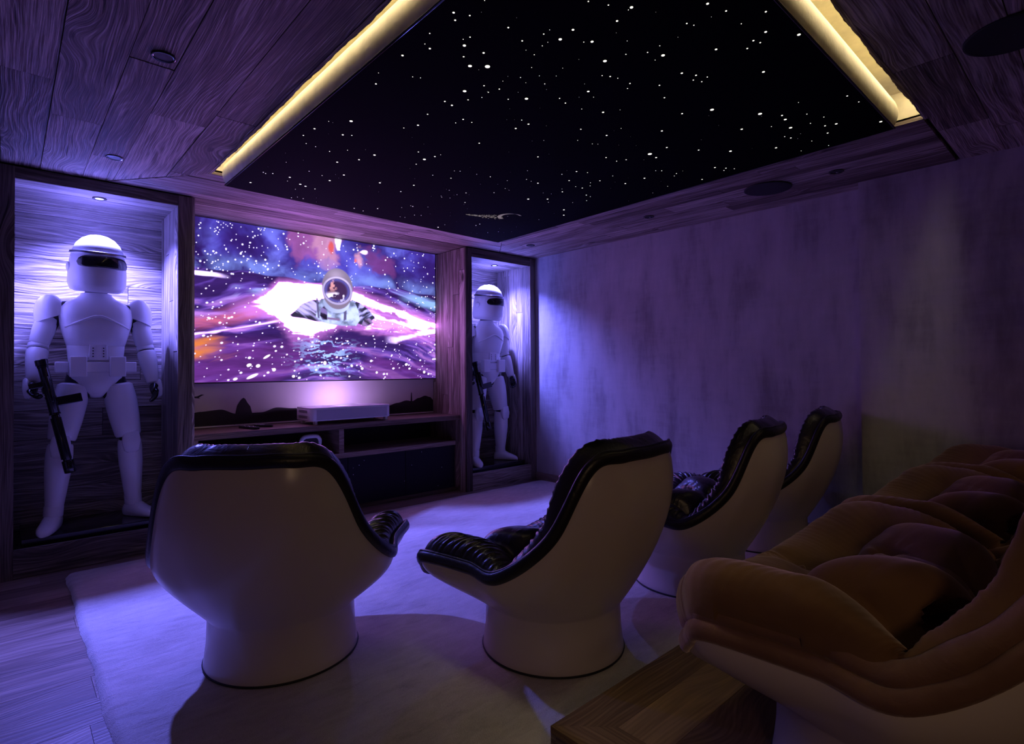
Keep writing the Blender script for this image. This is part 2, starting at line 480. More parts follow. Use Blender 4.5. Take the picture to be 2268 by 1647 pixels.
# cove above the slot
mb = MB()
zt = 2.63
mb.box((0.90, 0.61, zt), (3.42, 3.86, zt + 0.02))
mb.box((0.915, 0.60, ZC + 0.02), (0.93, 3.86, zt)); mb.box((3.40, 0.60, ZC + 0.02), (3.42, 3.86, zt))
mb.box((0.915, 0.612, ZC + 0.02), (3.42, 0.63, zt)); mb.box((0.915, 3.84, ZC + 0.02), (3.42, 3.86, zt))
cove = struct('trim_1', mb, M['gold_plaster'])
mb = MB()
mb.box((0.935, 0.70, zt - 0.012), (0.96, 3.80, zt - 0.004)); mb.box((0.97, 0.636, zt - 0.012), (3.35, 0.661, zt - 0.004))
mb.build('led_strip', M['led'], cove)

# hanging star panel: dark printed soffit with gilded edge
PZ = 2.37
panel_poly = [(1.004, 0.712), (3.176, 0.725), (3.30, 3.80), (1.002, 3.735)]
t = thing('star_ceiling_panel', 'black hanging ceiling panel scattered with glowing stars and gilded side edges', 'ceiling panel', (2.1, 2.2, PZ))
def rel(o, root):
    o.location = -root.location; return o
mb = MB(); mb.prism(panel_poly, PZ, PZ + 0.01)
star_black = plain('star_cloth', (0.003, 0.003, 0.004), 0.9, spec=0.03)
rel(mb.build('panel', star_black, t, recalc=True), t)
inner = [(1.008, 0.716), (3.172, 0.729), (3.296, 3.796), (1.006, 3.731)]
def inset(poly, d):
    c = (sum(p[0] for p in poly) / 4, sum(p[1] for p in poly) / 4)
    return [(x + (d if x > c[0] else -d), y + (d if y > c[1] else -d)) for x, y in poly]
mb = MB(); mb.loft([[(x, y, PZ + h) for x, y in inset(panel_poly, o)] for h, o in ((.010, -.004), (.022, .002), (.036, .007), (.052, .011), (.070, .013), (.090, .013), (.110, .010), (.130, .004))])
rel(mb.build('gilded_edge', M['gold_plaster'], t, recalc=True, smooth=40), t)
mb = MB()
pp = [Vector((x, y, PZ + 0.004)) for x, y in panel_poly]
for i in range(4):
    mb.tube([pp[i], pp[(i + 1) % 4]], 0.005, 8)
rel(mb.build('edge_bead', M['black_gloss'], t), t)
STARS = [(2.552,1.691,17.1),(1.348,1.607,15.5),(2.524,1.089,13.4),(2.322,1.214,13.2),(1.687,2.552,12.7),(1.397,1.813,11.6),(1.296,1.648,11.5),(1.174,2.381,11.5),(2.609,2.69,11.5),(1.633,1.69,11.3),(2.781,1.055,11.3),(1.652,1.286,10.8),(2.98,2.703,10.7),(1.339,3.4,10.5),(1.782,1.12,10.3),(2.576,3.703,10.3),(1.453,2.676,10.2),(2.841,1.384,10.1),(1.378,3.416,9.9),(2.67,1.036,9.8),(3.032,0.746,9.8),(1.446,3.217,9.6),(2.842,1.384,9.6),(3.083,2.798,9.5),(2.708,2.604,9.3),(1.426,1.304,9.2),(1.199,1.556,9.1),(1.1,3.568,9.1),(1.694,3.054,9.1),(2.023,0.736,8.9),(2.62,1.219,8.8),(1.244,3.318,8.8),(1.467,3.07,8.7),(2.9,0.894,8.6),(2.978,1.204,8.6),(1.469,1.036,8.4),(1.52,1.239,8.3),(2.853,1.93,8.3),(2.175,0.923,8.2),(1.349,2.904,8.2),(2.621,1.697,8.1),(1.782,1.475,7.9),(1.875,2.956,7.9),(2.43,2.418,7.9),(2.845,2.065,7.9),(3.006,1.558,7.9),(1.977,1.552,7.8),(2.347,1.486,7.7),(1.428,2.213,7.5),(1.422,2.791,7.5),(1.212,2.547,7.4),(1.797,1.935,7.2),(1.081,2.571,7.2),(2.543,1.582,7.2),(1.81,1.861,7.1),(1.921,0.806,7),(1.418,1.238,6.9),(1.634,0.865,6.9),(1.068,1.756,6.9),(1.707,2.481,6.9),(2.669,2.433,6.9),(1.892,0.971,6.8),(1.945,1.14,6.8),(1.953,3.555,6.8),(2.772,3.46,6.8),(2.187,1.696,6.8),(2.456,2.126,6.8),(2.7,1.489,6.7),(1.279,1.546,6.6),(1.431,1.948,6.6),(1.431,1.948,6.6),(2.256,1.323,6.5),(2.54,2.259,6.5),(3.136,1.709,6.5),(2.982,0.958,6.3),(2.128,2.116,6.3),(2.839,2.374,6.3),(1.879,3.117,6.2),(2.212,2.862,6.2),(1.062,1.434,6.1),(2.883,0.937,6.1),(2.709,2.298,6.1),(3.064,1.521,6.1),(1.491,1.109,6),(1.118,1.653,6),(1.443,3.427,6),(1.824,3.656,6),(2.113,3.346,6),(2.616,1.029,5.9),(2.906,1.102,5.9),(1.775,2.185,5.9),(2.769,3.408,5.9),(1.095,2.003,5.8),(2.615,1.029,5.8),(2.333,3.031,5.8),(2.415,1.878,5.8),(2.685,2.137,5.8),(2.001,1.111,5.7),(1.973,2.7,5.7),(1.55,2.024,5.6),(1.94,0.857,5.6),(1.812,0.759,5.6),(1.071,2.68,5.6),(1.146,3.319,5.6),(1.606,2.486,5.6),(1.089,1.462,5.5),(2.037,1.734,5.5),(2.066,1.294,5.5),(1.399,2.089,5.5),(2.636,0.769,5.4),(1.903,3.675,5.4),(1.24,1.614,5.3),(1.692,2.642,5.3),(2.523,1.824,5.3),(1.786,1.606,5.2),(1.971,0.893,5.2),(1.246,1.375,5.1),(1.755,1.341,5.1),(1.712,0.843,5.1),(1.493,1.705,5),(1.252,2.786,5),(1.466,3.673,5),(2.426,2.214,5),(2.927,1.758,5),(1.429,1.726,4.9),(1.387,1.939,4.9),(1.858,1.321,4.9),(1.96,1.25,4.9),(1.387,1.939,4.9),(1.098,3.334,4.9),(1.115,3.346,4.9),(1.4,3.705,4.9),(2.821,1.79,4.9),(3.09,1.546,4.9),(1.333,1.399,4.8),(1.453,1.862,4.8),(1.248,2.524,4.8),(2.24,3.525,4.7),(2.283,3.5,4.7),(2.501,1.872,4.7),(1.97,0.846,4.6),(1.578,1.745,4.5),(1.736,1.594,4.5),(2.026,1.137,4.5),(2.329,2.415,4.5),(1.11,1.411,4.4),(1.375,3.163,4.4),(1.862,2.729,4.4),(2.519,2.096,4.4),(2.935,2.452,4.4),(1.676,0.962,4.3),(2.063,1.121,4.3),(1.394,2.283,4.3),(2.733,0.753,4.3),(1.289,3.143,4.3),(1.943,2.569,4.3),(2.885,2.378,4.3),(3.109,1.493,4.3),(1.183,1.503,4.2),(1.546,2.076,4.2),(1.599,2.022,4.2),(1.757,1.851,4.2),(2.572,3.605,4.2),(1.476,1.755,4.1),(2.687,0.948,4.1),(2.866,1.116,4.1),(2.347,2.739,4.1),(2.345,2.737,4.1),(1.352,3.512,4),(1.716,2.44,4),(2.221,3.627,4),(2.713,2.237,4),(2.656,2.307,4),(1.361,1.321,3.9),(1.723,1.147,3.9),(2.046,1.088,3.9),(1.067,1.578,3.9),(2.801,0.973,3.9),(1.316,2.71,3.9),(1.258,3.392,3.9),(2.671,2.199,3.9),(1.344,1.109,3.8),(1.405,1.078,3.8),(2.777,0.907,3.8),(1.12,2.767,3.8),(2.069,3.421,3.8),(2.675,2.032,3.8),(2.953,1.788,3.8),(2.135,2.525,3.8),(2.093,3.34,3.7),(2.201,3.288,3.7),(2.895,2.544,3.7),(2.763,2.649,3.7),(2.794,1.813,3.7),(1.726,1.358,3.6),(1.674,1.207,3.6),(2.698,1.111,3.6),(2.196,3.017,3.6),(2.994,3.579,3.6),(1.424,3.665,3.5),(2.189,2.929,3.5),(2.146,3.041,3.5),(3.04,3.495,3.5),(1.603,1.552,3.4),(1.884,1.352,3.4),(2.098,2.89,3.4),(2.345,2.628,3.4),(3.09,1.919,3.4),(1.788,1.329,3.3),(3.152,1.009,3.3),(1.172,2.774,3.3),(2.214,1.809,3.3),(3.03,3.008,3.3),(1.484,1.807,3.2),(3.026,1.046,3.2),(2.184,3.634,3.2),(2.135,2.525,3.2),(2.125,1.83,3.2),(2.374,2.421,3.2),(2.256,2.508,3.2),(1.916,2.588,3.1),(2.048,2.546,3.1),(2.232,2.306,3.1),(1.425,1.432,3),(1.496,1.581,3),(1.881,1.595,3),(1.702,0.951,3),(1.814,0.841,3),(1.72,1.094,3),(1.176,1.859,3),(1.5,1.26,2.9),(3.121,1.132,2.9),(1.139,3.09,2.9),(1.098,2.451,2.8),(2.541,0.93,2.8),(2.127,3.021,2.8),(2.645,2.509,2.8),(2.591,2.531,2.8),(3.134,2.057,2.8),(1.407,1.373,2.7),(1.089,1.641,2.7),(1.203,1.845,2.7),(2.238,1.792,2.7),(1.997,1.943,2.7),(2.624,2.395,2.7),(2.387,2.637,2.7),(1.173,1.529,2.6),(1.478,1.5,2.6),(1.836,1.491,2.6),(2.175,1.6,2.5),(2.015,1.487,2.4),(1.787,1.157,2.3),(1.062,1.922,2.3),(1.472,1.05,2.2),(1.099,1.322,2.1),(1.543,1.523,2.1),(1.462,1.648,2.1),(1.406,1.345,1.9),(1.382,1.431,1.9),(1.609,1.154,1.9),(1.359,1.291,1.8),(1.593,1.48,1.8),(1.539,1.596,1.8),(1.57,1.424,1.7)]
star_em = plain('star_light', (1, 1, 1), 0.5, emit=(1.0, 0.96, 0.80), es=1.3)
mb = MB(); mb.prism([(math.cos(2 * PI * k / 14), math.sin(2 * PI * k / 14)) for k in range(14)], 0, 0.001)
sm = mb.mesh('star_light', star_em)
for i, (x, y, r) in enumerate(STARS[:100]):
    o = link('star_light', sm, t); o.location = (x - 2.1, y - 2.2, -0.0012); o.scale = (r / 1600, r / 1600, 1)
mb = MB()
for x, y, r in STARS[100:]:
    r = max(r * .6, .9) / 1000
    mb.prism([(x + r * math.cos(2 * PI * k / 8), y + r * math.sin(2 * PI * k / 8)) for k in range(8)], PZ - 0.0012, PZ - 0.0002)
rr = random.Random(3)
for k in range(90):
    x, y = rr.uniform(1.06, 3.2), rr.uniform(0.8, 3.7); r = rr.uniform(0.0003, 0.0007)
    mb.prism([(x + r * math.cos(2 * PI * q / 6), y + r * math.sin(2 * PI * q / 6)) for q in range(6)], PZ - 0.0012, PZ - 0.0002)
tag(rel(mb.build('star_lights', star_em, t), t), kind='stuff')
# crescent with a dust trail printed near the far right corner
mb = MB()
cx, cy, R = 2.80, 3.10, 0.085
A = [(cx + R * math.cos(a), cy + R * math.sin(a)) for a in np.linspace(1.7, 5.2, 24)]
B = [(cx + 0.02 + R * 0.93 * math.cos(a), cy - 0.012 + R * 0.93 * math.sin(a)) for a in np.linspace(5.2, 1.7, 24)]
mb.v = []; 
vs = [(x, y, PZ - 0.0011) for x, y in A] + [(x, y, PZ - 0.0011) for x, y in B[::-1]]
mb.add(vs, [(i, i + 1, 25 + i, 24 + i) for i in range(23)])
for k in range(170):
    s = rr.random() ** 0.7
    x = 2.79 - 0.26 * s + rr.gauss(0, .012); y = 3.15 + 0.11 * s + rr.gauss(0, 0.035 * (1.05 - s)); r = rr.uniform(0.002, 0.007)
    mb.prism([(x + r * math.cos(2 * PI * q / 6), y + r * .7 * math.sin(2 * PI * q / 6)) for q in range(6)], PZ - 0.0011, PZ - 0.0003)
rel(mb.build('crescent_print', plain('crescent_print', (.3, .28, .2), 0.7, emit=(0.30, 0.27, 0.17), es=0.45), t), t)

# ------------------------------------------------------------------ walls, floor, skirting
mb = MB(); mb.box((4.37, 1.17, 0), (4.47, 5.08, ZC + .02)); mb.box((4.205, -2.2, 0), (4.47, 1.17, ZC + .02))
struct('wall_right', mb, M['plaster'])
mb = MB(); mb.box((-0.72, -2.3, 0), (-0.62, 5.08, ZC + .02)); struct('wall_left', mb, M['frame_wood'])
mb = MB(); mb.box((-0.62, -2.3, 0), (4.47, -2.2, ZC + .02)); struct('wall_back', mb, M['frame_wood'])
mb = MB(); mb.box((-0.62, 4.985, 0), (4.37, 5.08, ZC + .02))
wf = struct('wall_front', mb, M['gap'])
mb = MB(); boards(mb, [(0, -0.62), (ZC, -0.62), (ZC, -0.052), (0, -0.052)], lambda a, b, n: (b, 4.402 - n, a), (0.14, 0.2), (3, 4))
mb.build('side_cladding', M['frame_wood'], wf, recalc=True)
mb = MB(); boards(mb, [(-0.7, -2.25), (4.40, -2.25), (4.40, 5.0), (-0.7, 5.0)], lambda a, b, n: (a, b, n), (0.16, 0.20), (1.2, 2.4), wob=0.0006, gap=0.0007)
floor = struct('floor', mb, M['floor_wood'])
mb = MB(); mb.box((-0.72, -2.3, -0.06), (4.47, 5.08, -0.021)); mb.build('floor_base', M['gap'], floor)
mb = MB(); mb.box((4.355, 1.19, 0), (4.37, 4.40, 0.08)); struct('baseboard_right', mb, M['skirting'])
mb = MB(); mb.box((4.19, -2.2, 0.172), (4.205, 1.165, 0.25)); mb.box((4.19, 1.17, 0.20), (4.37, 1.185, 0.285)); struct('baseboard_back', mb, M['skirting'])

# raised platform under the back row
PLAT = 0.172; PX0, PY1 = 1.187, 1.147
t = thing('seating_platform', 'low brown timber platform raising the back row of seats', 'platform', (2.7, 0, 0))
mb = MB()
boards(mb, [(PX0 + 0.14, PY1 - 0.14), (4.19, PY1 - 0.14), (4.19, PY1), (PX0, PY1)], lambda a, b, n: (a, b, PLAT + n), (0.15, 0.16), (4, 5), wob=0.0005, gap=0.0006)
boards(mb, [(-2.18, PX0), (PY1, PX0), (PY1 - 0.14, PX0 + 0.14), (-2.18, PX0 + 0.14)], lambda a, b, n: (b, a, PLAT + n), (0.15, 0.16), (4, 5), wob=0.0005, gap=0.0006)
boards(mb, [(PX0 + 0.14, -2.18), (4.19, -2.18), (4.19, PY1 - 0.14), (PX0 + 0.14, PY1 - 0.14)], lambda a, b, n: (a, b, PLAT + n), (0.17, 0.19), (1.6, 2.6), wob=0.0005, gap=0.0006)
rel(mb.build('deck', M['platform_wood'], t, recalc=True), t)
mb = MB()
mb.box((PX0 + 0.001, PY1 - 0.021, 0.0), (4.19, PY1 - 0.001, PLAT - 0.02)); mb.box((PX0 + 0.001, -2.18, 0.0), (PX0 + 0.021, PY1 - 0.021, PLAT - 0.02))
rel(mb.build('riser', M['frame_wood'], t), t)

# rug
def make_rug():
    x0, x1, y0, y1 = 0.265, 4.30, 1.178, 4.262
    nx, ny = 260, 200
    th = 0.022
    nr = random.Random(5)
    ph = [nr.uniform(0, 6) for _ in range(12)]
    vs = []
    for j in range(ny + 1):
        for i in range(nx + 1):
            s = i / nx; t_ = j / ny
            x = x0 + (x1 - x0) * s; y = y0 + (y1 - y0) * t_
            e = min(s * (x1 - x0), (1 - s) * (x1 - x0), t_ * (y1 - y0), (1 - t_) * (y1 - y0))
            z = th * min(1, (e / 0.018)) ** 0.5 if e > 0 else 0.002
            z += 0.0011 * (math.sin(x * 31 + 3 * math.sin(y * 9 + ph[0])) * math.sin(y * 57 + 2.4 * math.sin(x * 8 + ph[1]))) if e > .03 else 0
            if i == 0 or i == nx or j == 0 or j == ny:
                w = 0.0035 * math.sin(x * 6 + y * 7 + ph[2]) + 0.002 * math.sin(x * 19 + y * 23) + nr.uniform(-.0015, .0015)
                if i in (0, nx): x += w
                if j in (0, ny): y += w
                z = 0.001
            # rounded corners
            vs.append((x, y, z))
    cr = 0.05
    out = []
    for x, y, z in vs:
        for cx_, sx in ((x0 + cr, -1), (x1 - cr, 1)):
            for cy_, sy in ((y0 + cr, -1), (y1 - cr, 1)):
                dx = (x - cx_) * sx; dy = (y - cy_) * sy
                if dx > 0 and dy > 0:
                    d = math.hypot(dx, dy); m = max(dx, dy)
                    if d > 1e-6: x = cx_ + (x - cx_) * m / d; y = cy_ + (y - cy_) * m / d
        out.append((x, y, z))
    mb = MB()
    fs = [(j * (nx + 1) + i, j * (nx + 1) + i + 1, (j + 1) * (nx + 1) + i + 1, (j + 1) * (nx + 1) + i) for j in range(ny) for i in range(nx)]
    mb.add(out, fs)
    o = mb.build('area_rug', M['rug'], smooth=True)
    tag(o, 'large pale wool rug lying on the floorboards under the front seats', 'rug')
make_rug()

# ------------------------------------------------------------------ display niches
def niche(x0, x1, lpost, rpost, label, ltop, sidewall=None):
    zt_ = ltop
    t = thing('display_niche', label, 'niche', ((x0 + x1) / 2, 4.40, 0), 0, 'lit timber display niches either side of the screen')
    def part(name, mb, mat): return rel(mb.build(name, mat, t, recalc=True), t)
    Y0, Y1 = 4.40, 4.955
    for a, b in ((lpost, x0), (x1, rpost)):
        mb = MB(); mb.box((a + .001, Y0, 0.0), (b, Y0 + 0.024, ZC - .006), axis=2); part('frame_post', mb, M['frame_wood'])
    mb = MB(); mb.box((x0, Y0 + .001, zt_), (x1, Y0 + 0.024, ZC - .006), axis=0); part('frame_header', mb, M['frame_wood'])
    mb = MB(); mb.box((x0, Y0 + .001, 0.0), (x1, Y0 + 0.024, 0.172), axis=0); part('base_board', mb, M['niche_wood'])
    mb = MB(); boards(mb, [(x0 - .02, 0.15), (x1 + .02, 0.15), (x1 + .02, zt_ + .02), (x0 - .02, zt_ + .02)], lambda a, b, n: (a, Y1 - n, b), (0.11, 0.20), (0.9, 2.0)); part('back_panel', mb, M['niche_wood'])
    mb = MB(); boards(mb, [(0.15, Y0 + .024), (zt_ + .02, Y0 + .024), (zt_ + .02, Y1), (0.15, Y1)], lambda a, b, n: (x1 - n, b, a), (0.08, 0.14), (2.6, 3)); part('side_panel', mb, M['niche_wood'])
    mb = MB(); boards(mb, [(0.15, Y0 + .024), (zt_ + .02, Y0 + .024), (zt_ + .02, Y1), (0.15, Y1)], lambda a, b, n: (x0 + n, b, a), (0.08, 0.14), (2.6, 3)); part('side_panel', mb, M['niche_wood'])
    mb = MB(); boards(mb, [(x0, Y0 + .024), (x1, Y0 + .024), (x1, Y1), (x0, Y1)], lambda a, b, n: (a, b, zt_ - n), (0.08, 0.12), (2, 3)); part('top_panel', mb, M['niche_wood'])
    mb = MB(); mb.box((x0, Y0 + .024, 0.10), (x1, Y1, 0.170)); part('niche_floor', mb, M['black_gloss'])
    if sidewall is not None:
        X, sgn = sidewall
        mb = MB(); boards(mb, [(0.0, Y0 + .001), (ZC - .006, Y0 + .001), (ZC - .006, 4.984), (0.0, 4.984)], lambda a, b, n: (X + sgn * n, b, a), (0.09, 0.15), (2.6, 3.2), thick=0.018)
        part('outer_side', mb, M['old_wood'])
    # recessed spot in the top
    return t
niche(0.035, 0.879, -0.05, 0.966, 'timber-framed lit display niche left of the screen', 2.372, (0.985, 1))
niche(3.467, 4.286, 3.390, 4.368, 'timber-framed lit display niche in the corner right of the screen', 2.357, (3.390, -1))
for sx, sy, zz, lab in ((0.455, 4.56, 2.372, 'glowing recessed spotlight in the top of the left niche'), (3.95, 4.61, 2.357, 'glowing recessed spotlight in the top of the right niche')):
    t = thing('niche_spotlight', lab, 'spotlight', (sx, sy, zz), 0, 'spotlights in the niche tops')
    mb = MB(); mb.lathe([(0.024, -0.001), (0.038, -0.001), (0.040, -0.005), (0.034, -0.008), (0.024, -0.006)], n=28, caps=(False, False)); mb.build('trim_ring', M['metal'], t, smooth=True)
    mb = MB(); mb.lathe([(0.0005, -0.003), (0.024, -0.003)], n=28, caps=(False, False)); mb.build('lens', M['spot_on'], t)

# plinths in the niches
for x0, x1, lab in ((0.07, 0.845, 'glossy black plinth inside the left niche'), (3.50, 4.255, 'glossy black plinth inside the right niche')):
    mb = MB(); mb.box((x0, 4.475, 0.1705), (x1, 4.93, 0.212))
    o = mb.build('plinth', M['black_gloss'], bevel=0.004); tag(o, lab, 'plinth', 'black plinths under the figures')

# ceiling downlights and speakers
for i, (x, y, lab) in enumerate(((0.451, 2.508, 'unlit recessed downlight in the left ceiling boards, nearest the camera'), (0.457, 3.881, 'unlit recessed downlight in the left ceiling boards before the left niche'),
        (3.854, 3.945, 'unlit recessed downlight in the right ceiling boards before the right niche'), (3.859, 2.573, 'unlit recessed downlight midway along the right ceiling boards'),
        (3.863, 1.195, 'unlit recessed downlight in the right ceiling boards beside the round speaker'))):
    t = thing('ceiling_downlight', lab, 'downlight', (x, y, ZC), 0, 'unlit downlights in the timber ceiling')
    mb = MB(); mb.lathe([(0.034, 0.004), (0.042, 0.002), (0.043, -0.003), (0.037, -0.004), (0.033, -0.001)], n=28, caps=(False, False)); mb.build('trim_ring', M['black_gloss'], t, smooth=True)
    mb = MB(); mb.lathe([(0.0005, -0.0008), (0.034, -0.0008)], n=28, caps=(False, False)); mb.build('reflector', M['black_matt'], t)
    if i > 2:
        mb = MB(); mb.lathe([(0.001, -0.006), (0.006, -0.004), (0.008, -0.001)], c=(0.018, 0.0, 0), n=12); mb.build('lens_glint', M['metal'], t, smooth=True)
for x, y, r, lab in ((3.866, 1.623, 0.150, 'round black speaker in the ceiling boards above the right wall'), (2.75, 0.25, 0.150, 'round black speaker in the dark ceiling behind the star panel')):
    t = thing('ceiling_speaker', lab, 'speaker', (x, y, ZC), 0, 'round ceiling speakers')
    mb = MB(); mb.lathe([(r - .006, 0.002), (r, 0.0), (r, -0.006), (r - .008, -0.007)], n=48, caps=(False, False)); mb.build('bezel', M['black_matt'], t, smooth=True)
    mb = MB(); mb.lathe([(0.001, -0.0065), (r - .007, -0.0065)], n=48, caps=(False, False)); mb.build('grille', plain('speaker_grille', (.02, .02, .022), .8, bump=.8, bscale=500), t)

# ------------------------------------------------------------------ screen
def fbm(x, y, seed, octv=5, sx=1, sy=1):
    r = np.random.RandomState(seed)
    out = np.zeros_like(x); amp = 1; tot = 0
    for o in range(octv):
        G = r.rand(64, 64)
        X = (x * sx * 2 ** o) + o * 7.3; Y = (y * sy * 2 ** o) + o * 3.1
        xi = np.floor(X).astype(int); yi = np.floor(Y).astype(int); fx = X - xi; fy = Y - yi
        fx = fx * fx * (3 - 2 * fx); fy = fy * fy * (3 - 2 * fy)
        g = lambda a, b: G[a % 64, b % 64]
        v = g(xi, yi) * (1 - fx) * (1 - fy) + g(xi + 1, yi) * fx * (1 - fy) + g(xi, yi + 1) * (1 - fx) * fy + g(xi + 1, yi + 1) * fx * fy
        out += v * amp; tot += amp; amp *= 0.5
    return out / tot

def screen_picture(nx, ny):
    s, t_ = np.meshgrid((np.arange(nx) + .5) / nx, (np.arange(ny) + .5) / ny)     # t up
    A = 1.8
    sst = lambda e0, e1, v: (lambda q: q * q * (3 - 2 * q))(np.clip((v - e0) / (e1 - e0), 0, 1))
    def mixc(img, c, m): return img * (1 - m[..., None]) + np.array(c) * m[..., None]
    # sky
    n1 = fbm(s, t_, 1, 5, 5, 3.4); n2 = fbm(s + n1 * .15, t_, 2, 5, 8, 5); n3 = fbm(s, t_ + n2 * .1, 3, 5, 3, 3)
    n4 = fbm(s + n1 * .25, t_ + n2 * .25, 12, 6, 13, 8); n5 = fbm(s + n4 * .08, t_ + n4 * .1, 13, 5, 30, 18)
    img = np.zeros((ny, nx, 3)) + np.array((0.035, 0.012, 0.17))
    img = mixc(img, (0.09, 0.07, 0.62), sst(.40, .70, n1 * .6 + n4 * .4) * .85)
    img = mixc(img, (0.20, 0.22, 0.95), sst(.50, .76, n2 * .35 + n1 * .3 + n4 * .35) * .8)
    img = mixc(img, (0.02, 0.008, 0.08), sst(.52, .66, n3) * .7 * (1 - sst(.35, .6, s) * .5))
    def blob(cx, cy, rx, ry, ns=2):
        d = np.hypot((s - cx) / rx, (t_ - cy) / ry) + (n2 - .5) * 1.2 * (ns / 2) + (n1 - .5) * .6 + (n4 - .5) * 2.2 + (n5 - .5) * .7
        return 1 - sst(.45, 1.05, d)
    img = mixc(img, (0.42, 0.12, 0.45), blob(.46, .93, .13, .16) * .8)
    img = mixc(img, (0.75, 0.35, 0.60), blob(.50, .90, .055, .12) * .7)
    img = mixc(img, (0.80, 0.10, 0.10), blob(.517, .93, .016, .05, 1) * .9)
    img = mixc(img, (2.2, 1.8, 3.2), blob(.546, .965, .014, .08, 1))
    img = mixc(img, (0.45, 0.25, 0.75), blob(.50, .80, .06, .05) * .7)
    img = mixc(img, (0.20, 0.05, 0.28), blob(.70, .87, .08, .13) * .85)
    img = mixc(img, (0.85, 0.40, 0.60), blob(.632, .86, .032, .10, 1) * .9)
    img = mixc(img, (1.0, 0.17, 0.10), blob(.618, .858, .014, .04, .6))
    img = mixc(img, (2.2, 1.4, 2.4), blob(.655, .93, .02, .022, .6))
    tex = (.50 + .9 * n4 * .6 + .9 * n5 * .4)[..., None]; img = np.where(img.max(-1, keepdims=True) < 1.2, img * tex, img)
    hor = .685 + 0.006 * np.sin(s * 40) - .03 * sst(.7, 1, s) + .012 * np.sin(s * 9)
    img = mixc(img, (0.25, 0.35, 1.0), (np.exp(-((t_ - hor - .03) / .05) ** 2)) * 1.1 * np.clip(n4 * 1.6 - .45, 0, 1))
    # sea
    warp = fbm(s, t_, 4, 4, 4, 4)
    wv = fbm(s * 1.0 + warp * .3, t_ + .35 * (s - .45) ** 2 * 2 + warp * .12, 5, 6, 5, 26)
    wv2 = fbm(s + warp * .2, t_ + warp * .1, 6, 5, 14, 60)
    sea = np.zeros((ny, nx, 3)) + np.array((0.035, 0.012, 0.12))
    sea = mixc(sea, (0.14, 0.06, 0.48), sst(.45, .62, wv) * .9)
    sea = mixc(sea, (0.50, 0.20, 0.75), sst(.56, .74, wv) * (1 - sst(.45, .62, t_)) * .9)
    sea = mixc(sea, (0.35, 0.40, 1.0), sst(.58, .75, wv) * sst(.45, .62, t_) * .8)
    sea = mixc(sea, (0.15, 0.03, 0.26), (1 - sst(.2, .32, t_)) * sst(.4, .6, warp) * .7)
    sea *= (.55 + .9 * wv2)[..., None]
    # left red and orange swells
    d = np.abs(t_ - (.37 + .75 * np.clip(s - .04, 0, 1) ** 1.4)) + (wv - .5) * .12
    img_r = (1 - sst(.015, .075, d)) * (1 - sst(.24, .30, s))
    sea = mixc(sea, (0.62, 0.13, 0.28), img_r * (.25 + 1.3 * wv2 * sst(.3, .6, wv)).clip(0, 1))
    d = np.hypot((s - .03) / .14, (t_ - .21) / .085) + (wv - .5) * 1.5
    sea = mixc(sea, (0.80, 0.22, 0.05), (1 - sst(.3, 1.0, d)) * (.35 + 1.0 * wv2).clip(0, .95))
    d = np.abs(t_ - (.275 + .32 * s + .2 * s * s)) + (wv - .5) * .03
    sea = mixc(sea, (2.4, 1.3, 3.4), (1 - sst(.002, .012, d)) * (1 - sst(.30, .36, s)))
    # upper wave crests
    d = np.abs(t_ - (.665 - .12 * np.clip(s - .04, 0, 1))) + (wv2 - .5) * .02
    sea = mixc(sea, (2.2, 1.6, 3.4), (1 - sst(.004, .018, d)) * (1 - sst(.08, .16, s)))
    d = np.abs(t_ - (.63 - .35 * np.clip(s - .87, 0, 1))) + (wv2 - .5) * .03
    sea = mixc(sea, (0.35, 0.6, 1.2), (1 - sst(.012, .05, d)) * sst(.8, .92, s) * .85)
    # bright foam round the swimmer
    edge = (warp - .5) * .16 + (wv2 - .5) * .07 + (n5 - .5) * .05
    ul = .475 + .62 * (s - .22); ur = .66 - .48 * (s - .55)
    upper = np.minimum(np.where(s < .5, np.minimum(ul + .04 + .12 * sst(.25, .36, s), .655), 9), np.where(s > .45, ur, 9)) + edge * .35
    low = np.where(s < .43, .44 - 1.15 * np.clip(s - .27, 0, .1) - .55 * np.clip(s - .30, 0, .07) + .25 * np.clip(.27 - s, 0, .3), .275 + 1.1 * np.clip(s - .43, 0, .13))
    low = np.where(s > .56, .418 - .085 * (s - .56), low) + edge
    foam = sst(-.004, .014, upper - t_) * sst(-.006, .02, t_ - low) * sst(.235, .285, s + edge * .9 - .10 * np.clip(t_ - .5, 0, 1) + .1 * np.clip(.46 - t_, 0, 1))
    streakm = np.maximum(sst(.48, .58, wv) * sst(.58, .70, s) * .95, (1 - sst(.012, .035, np.abs(t_ - (.545 - .42 * (s - .62))) + (n5 - .5) * .05)) * sst(.6, .66, s) * (1 - sst(.84, .92, s)))
    streakm = np.maximum(streakm, sst(.60, .68, n5) * sst(.40, .45, t_) * .35)
    foam = foam * (1 - streakm)
    glow = sst(-.07, .01, upper - t_) * sst(-.09, .0, t_ - low) * sst(.10, .24, s)
    sea = mixc(sea, (0.80, 0.25, 1.0), glow * .75 * (.4 + wv))
    sea = mixc(sea, (12.0, 4.2, 21.0), foam)
    d = np.abs(t_ - (.30 + .42 * np.clip(s - .80, 0, 1))) + (wv - .5) * .06
    sea = mixc(sea, (2.2, 1.5, 3.6), (1 - sst(.006, .03, d)) * sst(.74, .84, s))
    # blue glitter below
    g = sst(.52, .60, fbm(s + n4 * .06, t_ + n4 * .05, 9, 4, 46, 80)) * np.exp(-((s - .5) / .09) ** 2) * sst(.0, .1, t_) * (1 - sst(.24, .32, t_))
    sea = mixc(sea, (0.5, 0.75, 1.6), g * .85)
    mask = sst(-.004, .004, hor - t_)
